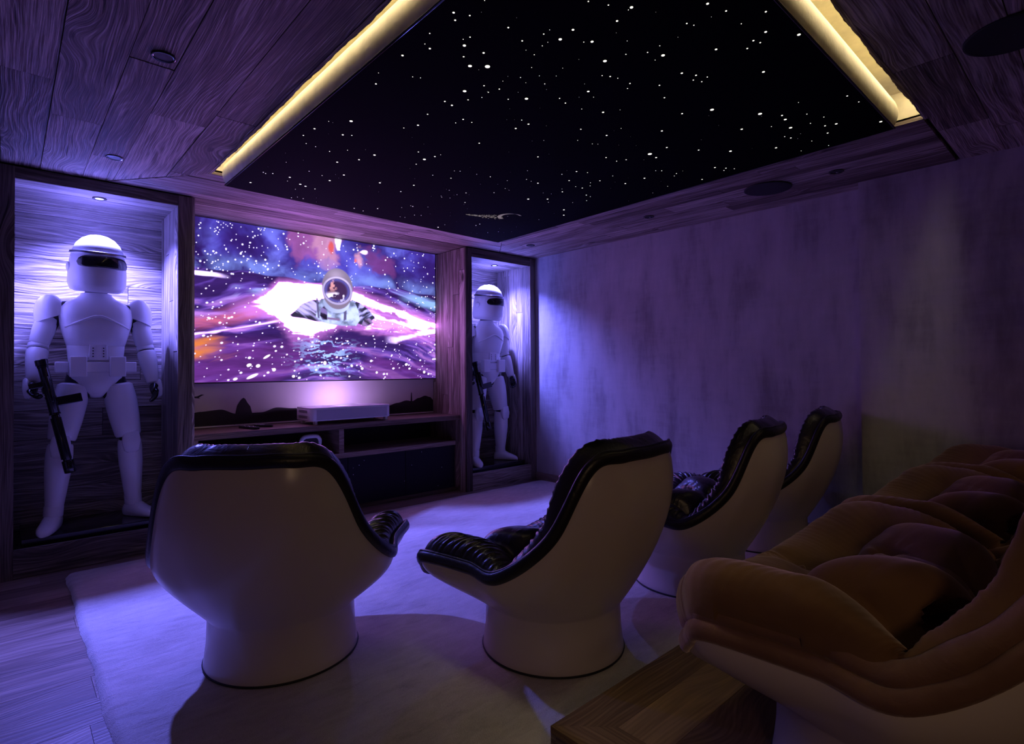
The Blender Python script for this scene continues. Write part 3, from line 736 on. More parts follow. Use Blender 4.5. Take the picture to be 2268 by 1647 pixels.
    img = img * (1 - mask[..., None]) + sea * mask[..., None]
    # stars and sparkles
    r = np.random.RandomState(11)
    xs = s * A; 
    def dot(cx, cy, rx, ry, c, rot=0.):
        x0 = int(max(0, (cx - rx * 2.5 / A) * nx)); x1 = int(min(nx, (cx + rx * 2.5 / A) * nx + 2)); y0 = int(max(0, (cy - rx * 2.5) * ny)); y1 = int(min(ny, (cy + rx * 2.5) * ny + 2))
        if x1 <= x0 or y1 <= y0: return
        X = (s[y0:y1, x0:x1] - cx) * A; Y = t_[y0:y1, x0:x1] - cy
        cr_, sr_ = math.cos(rot), math.sin(rot)
        q = np.hypot((X * cr_ + Y * sr_) / rx, (-X * sr_ + Y * cr_) / ry)
        m = (1 - sst(.6, 1.3, q))[..., None]
        img[y0:y1, x0:x1] = img[y0:y1, x0:x1] * (1 - m) + np.array(c) * m
    for k in range(260):
        cx, cy = r.rand(), .67 + .33 * r.rand()
        if k < 90: cx = r.rand() * .35
        rad = .0022 + .0034 * r.rand() ** 4
        dot(cx, cy, rad, rad, (2.2, 2.0, 3.4))
    for k in range(430):
        cx, cy = r.rand(), .68 * r.rand()
        big = (1 - cy / .7)
        rad = .0020 + (.002 + .0045 * big) * r.rand() ** 3
        dot(cx, cy, rad * 1.25, rad * .9, (2.4, 1.9, 3.4), .25)
    for cx, cy, rx, ry, rot in ((.226, .034, .045, .011, .42), (.17, .018, .016, .009, .3), (.275, .16, .030, .008, .55), (.215, .105, .018, .011, .3), (.30, .075, .014, .012, .5), (.245, .10, .016, .012, .3), (.37, .03, .012, .010, 0), (.49, .12, .013, .016, 0), (.60, .10, .010, .012, .8), (.645, .08, .012, .011, 0), (.02, .05, .03, .006, .1), (.85, .11, .015, .011, .2), (.94, .05, .013, .012, 0), (.71, .05, .01, .01, 0)):
        dot(cx, cy, rx * .75, ry * .75, (3.0, 2.4, 3.0), rot)
    # swimmer in a space suit: suit
    def poly(pts, c, soft=.004, shade=None):
        P = np.array(pts); X, Y = s * A, t_
        inside = np.zeros_like(s, bool); dmin = np.full_like(s, 9.)
        for i in range(len(P)):
            x0, y0 = P[i][0] * A, P[i][1]; x1, y1 = P[(i + 1) % len(P)][0] * A, P[(i + 1) % len(P)][1]
            cond = ((y0 > Y) != (y1 > Y)); xx = (x1 - x0) * (Y - y0) / (y1 - y0 + 1e-9) + x0
            inside ^= cond & (X < xx)
            L = (x1 - x0) ** 2 + (y1 - y0) ** 2; tt = np.clip(((X - x0) * (x1 - x0) + (Y - y0) * (y1 - y0)) / L, 0, 1)
            dmin = np.minimum(dmin, np.hypot(X - x0 - tt * (x1 - x0), Y - y0 - tt * (y1 - y0)))
        sd = np.where(inside, dmin, -dmin); m = sst(-soft, soft, sd)[..., None]
        cc = np.array(c) if shade is None else shade[..., None] * np.array(c)
        img[:] = img * (1 - m) + cc * m
    fold = .12 + 2.4 * sst(.38, .66, fbm(s + t_ * .8, t_ + s * .5, 21, 5, 46, 22)); fold2 = .12 + 2.2 * sst(.38, .66, fbm(s - t_ * .8, t_ + s * .4, 22, 5, 50, 26))
    poly([(.48, .56), (.44, .555), (.40, .52), (.375, .47), (.355, .44), (.365, .425), (.41, .42), (.45, .405), (.49, .40), (.50, .47)], (.26, .22, .50), shade=fold)
    poly([(.60, .58), (.635, .56), (.67, .52), (.70, .47), (.705, .455), (.685, .43), (.665, .385), (.64, .40), (.60, .42), (.585, .5)], (.26, .24, .60), shade=fold2)
    poly([(.475, .57), (.46, .50), (.455, .44), (.47, .41), (.50, .39), (.56, .385), (.62, .39), (.635, .43), (.63, .50), (.61, .57)], (.50, .58, 1.05), shade=.30 + 1.1 * sst(.25, .75, fbm(s, t_, 23, 5, 30, 22)))
    poly([(.475, .50), (.49, .52), (.50, .47), (.50, .42), (.48, .42), (.47, .45)], (.10, .07, .20), shade=fold)
    poly([(.57, .55), (.58, .55), (.578, .43), (.566, .42)], (.12, .10, .25)); poly([(.455, .57), (.463, .57), (.470, .43), (.462, .43)], (.12, .10, .25))
    poly([(.50, .44), (.55, .435), (.55, .42), (.50, .425)], (.25, .15, .35)); poly([(.655, .44), (.68, .45), (.695, .42), (.665, .385), (.645, .40)], (.14, .09, .22), shade=fold)
    # helmet
    def ell(cx, cy, rx, ry, c, shade=None, soft=.03, clipf=None):
        q = np.hypot((s - cx) / rx, (t_ - cy) / ry); m = 1 - sst(1 - soft, 1 + soft, q)
        if clipf is not None: m = m * clipf
        cc = np.array(c) if shade is None else shade[..., None] * np.array(c)
        img[:] = img * (1 - m[..., None]) + cc * m[..., None]
    ell(.538, .548, .054, .075, (.55, .62, 1.1), shade=.7 + .5 * sst(.48, .60, s))
    ell(.542, .645, .064, .145, (.34, .26, .42), shade=.75 + .6 * np.exp(-(((s - .535) / .03) ** 2 + ((t_ - .74) / .04) ** 2)))
    ell(.542, .632, .061, .100, (.50, .42, .80))
    ell(.541, .632, .053, .085, (.06, .025, .10))
    face = np.hypot((s - .541) / .053, (t_ - .632) / .085) < .96
    nn = fbm(s, t_, 31, 4, 50, 30)
    m = (sst(.45, .6, nn) * (1 - sst(.60, .63, t_ + .3 * np.abs(s - .535))) * face)[..., None]; img[:] = img * (1 - m) + np.array((1.6, 1.4, 2.0)) * m
    m = (sst(.5, .62, nn) * sst(.60, .66, t_) * (1 - sst(.53, .545, s)) * face * .8)[..., None]; img[:] = img * (1 - m) + np.array((1.0, .45, .5)) * m
    m = (sst(.035, .052, np.hypot((s - .541), (t_ - .632) * .62)) * face * .5)[..., None]; img[:] = img * (1 - m) + np.array((.2, .2, .9)) * m
    dband = np.abs(np.hypot((s - .542) / .063, (t_ - .60) / .125) - 1)
    m = ((1 - sst(.01, .05, dband)) * sst(.68, .70, t_) * (np.abs(s - .542) < .06))[..., None]; img[:] = img * (1 - m) + np.array((.75, .6, .95)) * m
    return img

def make_screen():
    X0, X1, Z0, Z1, Y = 0.992, 3.384, 1.130, 2.448, 4.925
    nx, ny = 760, 420
    img = screen_picture(nx, ny)
    gx = np.linspace(X0, X1, nx + 1); gz = np.linspace(Z0, Z1, ny + 1)
    GX, GZ = np.meshgrid(gx, gz)
    V = np.stack([GX - 2.188, np.zeros_like(GX), GZ - 1.13], -1).reshape(-1, 3).astype(np.float32)
    i = np.arange(nx)[None, :]; j = np.arange(ny)[:, None]
    a = (j * (nx + 1) + i)
    F = np.stack([a, a + 1, a + nx + 2, a + nx + 1], -1).reshape(-1, 4)
    me = bpy.data.meshes.new('picture')
    me.vertices.add(len(V)); me.vertices.foreach_set('co', V.ravel())
    me.loops.add(F.size); me.loops.foreach_set('vertex_index', F.ravel().astype(np.int32))
    me.polygons.add(len(F)); me.polygons.foreach_set('loop_start', np.arange(0, F.size, 4, dtype=np.int32)); me.polygons.foreach_set('loop_total', np.full(len(F), 4, dtype=np.int32))
    me.update(calc_edges=True)
    at = me.attributes.new('picture', 'FLOAT_COLOR', 'CORNER')
    # smooth corner colours from pixel centres
    pad = np.pad(img, ((1, 1), (1, 1), (0, 0)), 'edge')
    vc = (pad[:-1, :-1] + pad[1:, :-1] + pad[:-1, 1:] + pad[1:, 1:]) / 4
    vcf = vc.reshape(-1, 3)[F.ravel()]
    at.data.foreach_set('color', np.concatenate([vcf, np.ones((len(vcf), 1))], 1).astype(np.float32).ravel())
    m, nt, p = newmat('projected_picture'); n = N(nt)
    att = n('ShaderNodeAttribute'); att.attribute_name = 'picture'
    p.inputs['Base Color'].default_value = (.02, .02, .02, 1); p.inputs['Roughness'].default_value = .6; p.inputs['Specular IOR Level'].default_value = 0.1
    nt.links.new(att.outputs['Color'], p.inputs['Emission Color']); p.inputs['Emission Strength'].default_value = SCREEN_GAIN
    me.materials.append(m)
    t = thing('projection_screen', 'large glowing screen showing a space-suited swimmer in a starry sea', 'screen', (2.188, Y, 1.13))
    link('picture', me, t)
    mb = MB(); mb.box((X0 - .005 - 2.188, .001, -.010), (X1 + .003 - 2.188, .03, 1.3185)); mb.build('screen_frame', M['black_matt'], t)
SCREEN_GAIN = 1.15
make_screen()

# printed mural under the screen
t = thing('wall_mural', 'printed desert dusk mural between the screen and the console top', 'mural', (2.188, 4.97, 0.765))
mb = MB(); mb.box((-1.196, 0, 0.0), (1.196, 0.01, 0.42)); mb.build('backdrop', plain('mural_sky', (0.58, 0.50, 0.55), .7, noise=.10, nscale=2), t)
def dunes(pts, y, name, mat):
    mb = MB(); P = [(pts[0][0], 0.012)] + pts + [(pts[-1][0], 0.012)]
    n = len(pts)
    vs = [(x - 2.188, y, 0.012) for x, z in pts] + [(x - 2.188, y, z - .765) for x, z in pts]
    mb.add(vs, [(i, i + 1, n + i + 1, n + i) for i in range(n - 1)])
    return mb.build(name, mat, t)
dk = plain('mural_dune', (0.022, 0.016, 0.022), .7)
def smoothpts(P, k=12):
    o = []
    for i in range(len(P) - 1):
        for q in range(k):
            f = q / k; g = f * f * (3 - 2 * f); o.append((P[i][0] + (P[i + 1][0] - P[i][0]) * f, P[i][1] + (P[i + 1][1] - P[i][1]) * g))
    return o + [P[-1]]
dunes(smoothpts([(.995, .86), (1.15, .895), (1.30, .905), (1.42, .865), (1.62, .865), (1.75, .90), (1.9, .885), (2.05, .86), (2.3, .855), (2.6, .86), (2.80, .85), (2.95, .885), (3.05, .905), (3.12, .895), (3.2, .925), (3.28, .945), (3.34, .93), (3.38, .90)]), -0.0006, 'dune_print', dk)
dunes([(1.40, .77), (1.41, .86), (1.425, .93), (1.445, .965), (1.46, .985), (1.475, .995), (1.49, .985), (1.505, .955), (1.53, .92), (1.545, .86), (1.55, .77)], -0.0009, 'rock_print', dk)
dunes([(3.10, .88), (3.108, .985), (3.116, .985), (3.122, .88)], -0.0009, 'post_print', dk)
mb = MB(); mb.add([(-1.10 + .02 * a, -0.0008, z - .765) for a, z in ((0, 1.0), (1, 1.018), (2, 1.02), (3.5, 1.034), (4.6, 1.03), (3.6, 1.022), (2.6, 1.008), (3.2, 1.0), (2, 1.004), (1, 1.006))], [tuple(range(10))]); mb.build('bird_print', dk, t)
mb = MB(); mb.box((-1.196, -0.006, 0.0), (1.196, -0.0005, 0.010)); mb.build('edge_strip', M['white_plastic'], t)

# ------------------------------------------------------------------ media console
t = thing('media_console', 'long low timber console with black star-speckled doors under the screen', 'console', (2.188, 4.5, 0))
CX = 2.188
def cpart(name, a, b, mat, bevel=0.002, axis=None):
    mb = MB(); mb.box((a[0] - CX, a[1] - 4.5, a[2]), (b[0] - CX, b[1] - 4.5, b[2]), axis=axis)
    return mb.build(name, mat, t, bevel=bevel)
cpart('worktop', (.99, 4.50, .716), (3.385, 4.965, .762), M['console_wood'])
cpart('shelf', (1.032, 4.506, .467), (3.333, 4.96, .510), M['console_wood'])
cpart('side_panel', (3.335, 4.502, .04), (3.385, 4.96, .7155), M['console_wood'])
cpart('side_panel', (.99, 4.502, .04), (1.030, 4.96, .7155), M['console_wood'])
cpart('divider', (2.105, 4.508, .5105), (2.150, 4.955, .7155), M['console_wood'])
cpart('back_panel', (1.032, 4.965, .0), (3.333, 4.98, .7155), M['black_matt'], 0)
cpart('plinth_board', (1.0, 4.555, .0), (3.38, 4.575, .044), M['frame_wood'])
door_x = [(1.034, 1.618), (1.622, 2.188), (2.192, 2.762), (2.766, 3.331)]
for a, b in door_x:
    d = cpart('door', (a, 4.520, .046), (b, 4.540, .465), M['star_door'])

# projector
t = thing('projector', 'white ultra short throw projector standing on the console top', 'projector', (2.25, 4.71, 0.7625))
def rrect(w, d, r, z, n=6):
    o = []
    for cx_, cy_, a0 in ((w / 2 - r, d / 2 - r, 0), (-w / 2 + r, d / 2 - r, 90), (-w / 2 + r, -d / 2 + r, 180), (w / 2 - r, -d / 2 + r, 270)):
        for k in range(n + 1):
            a = math.radians(a0 + 90 * k / n); o.append((cx_ + r * math.cos(a), cy_ + r * math.sin(a), z))
    return o
mb = MB(); mb.loft([rrect(.745, .345, .05, .032), rrect(.75, .35, .05, .036), rrect(.75, .35, .05, .128), rrect(.742, .342, .048, .134)]); mb.build('body', M['white_plastic'], t, smooth=40)
mb = MB(); mb.loft([rrect(.75, .35, .05, .135), rrect(.752, .352, .05, .137), rrect(.748, .348, .05, .142), rrect(.73, .33, .045, .1435)]); mb.build('top_cover', plain('projector_top', (.8, .79, .8), .3), t, smooth=40)
mb = MB(); mb.box((-.33, -.1755, .040), (.33, -.1745, .126)); mb.build('front_grille', plain('grille_cloth', (.52, .50, .52), .8, bump=.6, bscale=300), t)
for zz in (.052, .098):
    mb = MB()
    for k in range(6): mb.box((-.3762, -.09, zz + .004 * k), (-.3748, .09, zz + .004 * k + .002))
    mb.build('side_vent', M['metal'], t)
for sx in (-.33, .33):
    for sy in (-.145, .12): mb = MB(); mb.box((sx - .012, sy - .02, 0), (sx + .012, sy + .02, .033)); mb.build('foot', M['white_plastic'], t, bevel=.003)
mb = MB(); mb.box((-.15, .03, .1435), (.15, .13, .1450)); mb.build('lens_window', M['black_gloss'], t, bevel=.0005)

# remotes
def remote(x, y, rz, L, w, lab):
    t = thing('remote_control', lab, 'remote control', (x, y, .7625), rz, 'remote controls on the console top')
    mb = MB(); mb.loft([rrect(w * .94, L * .98, w * .3, 0), rrect(w, L, w * .32, .004), rrect(w, L, w * .32, .014), rrect(w * .9, L * .97, w * .3, .019)]); mb.build('case', M['black_matt'], t, smooth=50)
    for j in range(6 if L > .17 else 4):
        for i in range(3):
            mb = MB(); mb.lathe([(.0045, .0185), (.0048, .0205), (.003, .0215), (.0004, .0216)], c=((i - 1) * w * .27, L * .38 - j * L * .13, 0), n=8); mb.build('button', M['white_plastic' if (i + j) % 2 == 0 else 'metal'], t, smooth=True)
remote(1.425, 4.66, 0.25, .23, .05, 'longer black remote control on the console, left of the other')
remote(1.555, 4.72, 0.75, .15, .042, 'shorter black remote control on the console, nearer the projector')

# game controller standing in the open shelf
t = thing('game_controller', 'white game controller with black centre standing on the open shelf', 'game controller', (1.895, 4.60, .5105))
mb = MB(); mb.lathe([(.035, 0), (.036, .006), (.012, .010), (.010, .05)], n=20); mb.build('stand', M['black_matt'], t, smooth=True)
path = [(-.062, 0, .050), (-.080, 0, .085), (-.078, 0, .125), (-.055, 0, .150), (-.02, 0, .155), (.02, 0, .155), (.055, 0, .150), (.078, 0, .125), (.080, 0, .085), (.062, 0, .050)]
def catmull(P, k=6, closed=False):
    P = [Vector(p) for p in P]; o = []; n = len(P)
    for i in range(n if closed else n - 1):
        p0, p1, p2, p3 = (P[i - 1] if (i > 0 or closed) else P[0]), P[i], P[(i + 1) % n], P[(i + 2) % n if (closed or i + 2 < n) else n - 1]
        for q in range(k):
            f = q / k; o.append(.5 * ((2 * p1) + (p2 - p0) * f + (2 * p0 - 5 * p1 + 4 * p2 - p3) * f * f + (3 * p1 - p0 - 3 * p2 + p3) * f ** 3))
    if not closed: o.append(P[-1])
    return o
cp = catmull(path); rad = [.012 + .007 * math.sin(PI * i / (len(cp) - 1)) for i in range(len(cp))]
mb = MB(); mb.tube(cp, rad, 12, ref=Vector((0, 1, 0))); mb.build('grip_shell', M['white_plastic'], t, smooth=True)
mb = MB(); mb.loft([[(x, y, z) for x, y, z in [(a * .060, -.012, .105 + b * .038) for a, b in ((-1, -.6), (-.6, -1), (.6, -1), (1, -.6), (1, .6), (.7, 1), (-.7, 1), (-1, .6))]], [(x, y, z) for x, y, z in [(a * .060, .012, .105 + b * .038) for a, b in ((-1, -.6), (-.6, -1), (.6, -1), (1, -.6), (1, .6), (.7, 1), (-.7, 1), (-1, .6))]]]); mb.build('centre_plate', M['black_matt'], t, bevel=.003)
for sx in (-.026, .026):
    mb = MB(); mb.tube([(sx, -.012, .088), (sx, -.024, .088), (sx, -.027, .088)], [.008, .007, .010], 14); mb.build('thumb_stick', M['black_gloss'], t, smooth=True)

# black media box with an amber light
t = thing('media_box', 'glossy black media box with an amber light on the open shelf', 'media player', (1.39, 4.72, .5105))
mb = MB(); mb.box((-.30, -.17, .006), (.26, .17, .135)); mb.build('case', M['black_gloss'], t, bevel=.004)
mb = MB(); mb.box((.12, -.1712, .112), (.20, -.1700, .117)); mb.build('indicator_light', plain('amber', (1, .6, .1), .5, emit=(1, .55, .12), es=1.6), t)
for sx in (-.26, .22):
    mb = MB(); mb.box((sx - .02, -.15, 0), (sx + .02, .15, .0065)); mb.build('foot', M['black_matt'], t)
# ------------------------------------------------------------------ shell lounge chairs
def rim_curve(n):
    yf, zf, xc, yc, zc, xl, yl, zl, xm, ym, zm, xt, yt, zt, yb, zb = (0.5124, 0.300, 0.5091, 0.2744, 0.4394, 0.4688, -0.1269, 0.4405, 0.3829, -0.3031, 0.5909, 0.2826, -0.4093, 0.8473, -0.4787, 0.8806)
    half = [(0, .415, .300), (.22, .412, .303), (.375, .392, .328), (.452, .335, .388), (.503, .262, .441), (xl, yl + .16, zl + .45 * (zc - zl) * .6), (xl, yl, zl), (xm, ym, zm), (xt, yt, zt), (xt * .55, yb + .01, zb)]
    full = half + [(0, yb, zb)] + [(-a, b, c) for a, b, c in half[:0:-1]]
    return np.array([tuple(p) for p in catmull(full, n, True)])
RK = 14
RIM = rim_curve(RK)                        # 16*RK points, index 0 is the front centre, +x first
RN = len(RIM)

def chair_parts(kind):
    trim_m = M['trim_leather'] if kind == 'leather' else M['velvet_trim']
    hide_m = M['leather'] if kind == 'leather' else M['velvet']
    out = []
    cen = np.array((0, -.05, .45))
    # moulded shell: round foot flaring out to the rim
    ang = np.arctan2(RIM[:, 0], RIM[:, 1])         # 0 at front, towards +x
    ang = np.unwrap(ang)
    prof = []
    for i in range(RN):
        a = ang[i]; d = np.array((math.sin(a), math.cos(a)))
        R = RIM[i]; rr_ = math.hypot(R[0], R[1])
        nz = .20
        back = max(0.0, (R[2] - .44) / .44)
        p0 = np.array((*(d * .292), nz))
        h = R[2] - nz
        out_r = rr_ - .292
        bulge = .015 + .075 * back
        p1 = np.array((*(d * (.292 + out_r * .30)), nz + .06 + .03 * back))
        p2 = np.array((*(d * (rr_ + bulge)), nz + h * (.58 + .02 * back)))
        pts = [np.array((*(d * .303), .0)), np.array((*(d * .307), .010)), np.array((*(d * .3035), .03)), np.array((*(d * .296), .09))]
        for k in range(15):
            q = k / 14
            pts.append((1 - q) ** 3 * p0 + 3 * (1 - q) ** 2 * q * p1 + 3 * (1 - q) * q * q * p2 + q ** 3 * R)
        # thickness, then down the inside
        inn = np.array((-d[0], -d[1], 0)) * .012
        for k in (14, 12, 9, 6, 3, 0):
            q = k / 14
            v = (1 - q) ** 3 * p0 + 3 * (1 - q) ** 2 * q * p1 + 3 * (1 - q) * q * q * p2 + q ** 3 * R
            pts.append(v + inn)
        prof.append(pts)
    m = len(prof[0])
    mb = MB(); mb.loft([[tuple(prof[i][k]) for i in range(RN)] for k in range(m)], (False, False))
    out.append(('shell', mb.mesh('shell', M['shell'], smooth=60, recalc=True)))
    # glide ring
    mb = MB(); mb.lathe([(.28, 0.0), (.309, 0.0), (.311, .006), (.305, .009)], n=64, caps=(False, False)); out.append(('base_ring', mb.mesh('base_ring', M['black_matt'], smooth=True)))
    # upholstery bed: the padded surface
    NK = 44
    rim = rim_curve(NK); n = len(rim)
    C0 = np.array((0, -.185, .395))
    toC = C0 - rim; 
    # pull the padding line just inside the rim and above it
    arc = np.concatenate([[0], np.cumsum(np.linalg.norm(np.diff(np.vstack([rim, rim[:1]]), axis=0), axis=1))])[:n]
    nr_ = 58
    rs = np.linspace(0, 1, nr_ + 1) ** .9
    base = C0[None, None, :] + (rim - C0)[None, :, :] * rs[:, None, None]
    # bow the back and seat a little
    seat = np.clip((rim[:, 1] + .12) / .25, 0, 1); seat = seat * seat * (3 - 2 * seat)
    back = np.clip((rim[:, 2] - .45) / .25, 0, 1)
    hollow = np.sin(PI * rs)[:, None]
    base[:, :, 2] += hollow ** (1.0 if kind == 'leather' else .7) * ((.085 if kind == 'leather' else .135) * seat[None, :])
    base[:, :, 1] -= hollow * (.030 * back[None, :])
    dr = np.gradient(base, axis=0); dt = np.roll(base, -1, 1) - np.roll(base, 1, 1)
    nv = np.cross(dr, dt); nv /= np.linalg.norm(nv, axis=2, keepdims=True) + 1e-9
    ref = np.array((0, .35, 1.3)) - base
    sg = np.sign((nv * ref).sum(2, keepdims=True)); nv *= np.where(sg == 0, 1, sg)
    nv[0] = np.array((0, .6, .8))
    R_ = rs[:, None]; th = (arc / arc[-1] * 2 * PI)[None, :]
    top = np.clip((rim[:, 2] - .44) / .30, 0, 1)[None, :]; top = top * top * (3 - 2 * top)
    front = np.clip((rim[:, 1] - .15) / .2, 0, 1)[None, :]
    bw = .34
    q = np.clip((R_ - (1 - bw)) / bw, 0, 1)
    bol = np.sin(PI * np.clip(q, 0, 1) ** 1.25) ** .75
    amp = (.036 if kind == 'leather' else .040) + .066 * top + (.0 if kind == 'leather' else .040 * (1 - .7 * top))
    H = amp * bol * (1 - .12 * front)
    inner = np.clip(1 - (R_ / (1 - bw)) ** 4, 0, 1)
    H = H + inner * (.062 if kind == 'leather' else .085)
    # crease between seat and back, and between bolster and pad
    crease = np.exp(-((base[:, :, 1] - (-.15)) / .045) ** 2) * np.clip((.80 - R_) / .25, 0, 1)
    H = H - .05 * crease
    H = H - .018 * np.exp(-((R_ - (1 - bw)) / .045) ** 2)
    # corner seams of the bolster where seat meets back and at the front and top corners
    for cxn in ((.469, -.127), (-.469, -.127)):
        dd = np.hypot(rim[:, 0] - cxn[0], rim[:, 1] - cxn[1])[None, :]
        H = H - .022 * np.exp(-(dd / .05) ** 2) * bol
    # buttons
    btn = []
    for bx in (-.135, .135):
        for by in (.06, .25): btn.append((bx, by, 's'))
        for bt in (.40, .66): btn.append((bx, bt, 'b'))
    bpos = []
    for bx, bv, w in btn:
        if w == 's': tgt = np.array((bx, bv, .41))
        else: tgt = np.array((bx, C0[1] + (-.479 - C0[1]) * bv - .02, C0[2] + (.88 - C0[2]) * bv))
        d = np.linalg.norm(base - tgt, axis=2); i, j = np.unravel_index(np.argmin(d), d.shape)
        b0 = base[i, j]; d = np.linalg.norm(base - b0, axis=2)
        aa = np.arctan2(*(np.stack([(base - b0)[:, :, 0], (base - b0)[:, :, 1] + (base - b0)[:, :, 2] * .8])))
        H = H - .040 * np.exp(-(d / .038) ** 2) - .010 * np.exp(-(d / .10) ** 2) + .0035 * np.sin(aa * 9 + bx * 20) * np.exp(-((d - .06) / .035) ** 2)
        bpos.append((i, j))
    for k in range(0, len(btn), 1):
        pass
    # folds between the buttons
    H = H - .020 * np.exp(-((base[:, :, 1] - .155 + .05 * np.cos(base[:, :, 0] * 9)) / .018) ** 2) * inner * (base[:, :, 1] > 0)
    H = H - .010 * np.exp(-(base[:, :, 0] / .02) ** 2) * inner * (back[None, :] > .2)
    # gathered pleats on the bolster
    rsd = np.random.RandomState(4)
    phs = np.cumsum(rsd.rand(n) * 2 - 1) * .05
    al = arc[None, :]
    wl = 1.0 if kind == 'leather' else 2.3
    pl = np.sin(al * 2 * PI / (.034 * wl) + phs[None, :] * 3 + 2.2 * np.sin(R_ * 9 + al * 3)) * .6 + np.sin(al * 2 * PI / .021 + 2 * np.sin(al * 7) + R_ * 4) * .4
    msk = np.zeros(n)
    for (mx, mz, wd) in ((.30, .83, .20), (-.30, .83, .20), (.50, .36, .16), (-.50, .36, .16), (.45, .45, .18), (-.45, .45, .18), (.38, .60, .16), (-.38, .60, .16)):
        msk += np.exp(-(((rim[:, 0] - mx) ** 2 + (rim[:, 2] - mz) ** 2) / wd ** 2))
    msk = np.clip(msk, 0.30, 1)[None, :] * (.55 + .45 * np.sin(al * 5.1 + 1) ** 2)
    pamp = .0075 if kind == 'leather' else .0022
    H = H + pamp * pl * msk * np.clip(np.sin(PI * q), 0, 1)
    P = base + nv * H[:, :, None]
    # let the bolster rise over the rim line
    P[:, :, 2] += .012 * bol * np.ones_like(H)
    rad_ = (rim - C0); rad_ /= np.linalg.norm(rad_, axis=1, keepdims=True)
    P += rad_[None, :, :] * ((.072 * top + (.016 if kind == 'leather' else .030) * (1 - top) + (.010 if kind == 'leather' else .045) * front) * np.sin(PI * q) ** .8)[:, :, None]
    outd = np.stack([rim[:, 0], rim[:, 1] * (back < .5), np.zeros(n)], 1); outd /= np.linalg.norm(outd, axis=1, keepdims=True) + 1e-9
    P += (outd[None, :, :] * (-.010)) * (R_[:, :, None])
    P[-1] = rim + np.array((0, 0, .004)) - outd * .014
    mb = MB()
    rings = [[tuple(v) for v in P[i]] for i in range(1, nr_ + 1)]
    mb.loft(rings, (True, False))
    def split(sel, name):
        pass
    # the bed is two cushions in one hide: seat below the crease, back above it
    me = mb.mesh('upholstery', hide_m, smooth=True)
    out.append(('upholstery', me))
    # rolled trim and piping
    tr = RIM.copy(); o2 = np.stack([tr[:, 0], tr[:, 1], np.zeros(RN)], 1); o2 /= np.linalg.norm(o2, axis=1, keepdims=True)
    mb = MB(); r0 = .0165
    mb.tube([tuple(p) for p in tr + o2 * .001 + np.array((0, 0, -.006))], r0, 12, closed=True, ref=[tuple(v) for v in o2], ry=r0 * 1.5)
    out.append(('rim_trim', mb.mesh('rim_trim', trim_m, smooth=True)))
    if kind == 'leather':
        mb = MB(); mb.tube([tuple(p) for p in tr + o2 * .002 + np.array((0, 0, .017))], .0065, 8, closed=True)
        out.append(('piping', mb.mesh('piping', trim_m, smooth=True)))
    else:
        # loose outer roll of the velvet cover
        mb = MB(); wob = [.028 + .002 * math.sin(i * .37) + .0015 * math.sin(i * .83 + 1) for i in range(RN)]
        mb.tube([tuple(p) for p in tr - o2 * .024 + np.array((0, 0, .034)) + np.array([(0, 0, .002 * math.sin(i * .31)) for i in range(RN)])], wob, 12, closed=True)
        out.append(('cover_roll', mb.mesh('cover_roll', trim_m, smooth=True)))
    mb = MB(); mb.lathe([(.0145, -.006), (.0160, .000), (.013, .0055), (.0005, .0080)], n=16, caps=(False, False)); bme = mb.mesh('button', trim_m, smooth=True)
    bl = []
    for i, j in bpos:
        nrm = Vector(nv[i, j]); loc = Vector(P[i, j]) + nrm * .002
        bl.append((loc, nrm.to_track_quat('Z', 'Y').to_euler()))
    return out, bme, bl

def make_chair(kind, x, y, z, az, label, group, sx=1.0, cache={}):
    if kind not in cache: cache[kind] = chair_parts(kind)
    parts, bme, bl = cache[kind]
    t = thing('lounge_chair', label, 'armchair', (x, y, z), -az, group)
    t.scale = (sx, 1, 1)
    for name, me in parts: link(name, me, t)
    for loc, rot in bl:
        b = link('button', bme, t); b.location = loc; b.rotation_euler = rot
    return t
G1 = 'black leather shell chairs in the front row'
G2 = 'brown velvet shell chairs in the back row'
RZ = .0235
make_chair('leather', .892, 2.454, RZ, .6188, 'leftmost white shell chair with black leather padding, seen from behind', G1)
make_chair('leather', 1.788, 1.707, RZ, -.0746, 'second white shell chair from the left with black leather padding, mid rug', G1)
make_chair('leather', 2.865, 1.665, RZ, -.211, 'third white shell chair from the left with black leather padding, behind the central one', G1, .95)
make_chair('leather', 3.86, 1.702, RZ, -.2344, 'black leather padded white shell chair closest to the plaster wall', G1, .95)
make_chair('velvet', 1.66, .375, PLAT + .0015, .052, 'nearest white shell chair with brown buttoned velvet padding, on the platform corner', G2, .93)
make_chair('velvet', 2.655, .36, PLAT + .0015, .0, 'middle of the three brown velvet shell chairs on the platform', G2, .93)
make_chair('velvet', 3.65, .36, PLAT + .0015, -.03, 'farthest brown velvet shell chair on the platform, beside the right wall', G2, .93)

# ------------------------------------------------------------------ armoured display figures
def skin_body(name, joints, edges, mat, parent, sub=2):
    me = bpy.data.meshes.new(name)
    me.from_pydata([j[0] for j in joints], edges, [])
    me.materials.append(mat)
    o = link(name, me, parent)
    m = o.modifiers.new('skin', 'SKIN'); m.use_smooth_shade = True
    sk = me.skin_vertices[0].data
    for i, j in enumerate(joints):
        r = j[1]; sk[i].radius = (r, r) if not isinstance(r, tuple) else r
    sk[0].use_root = True
    s = o.modifiers.new('sub', 'SUBSURF'); s.levels = sub; s.render_levels = sub
    return o

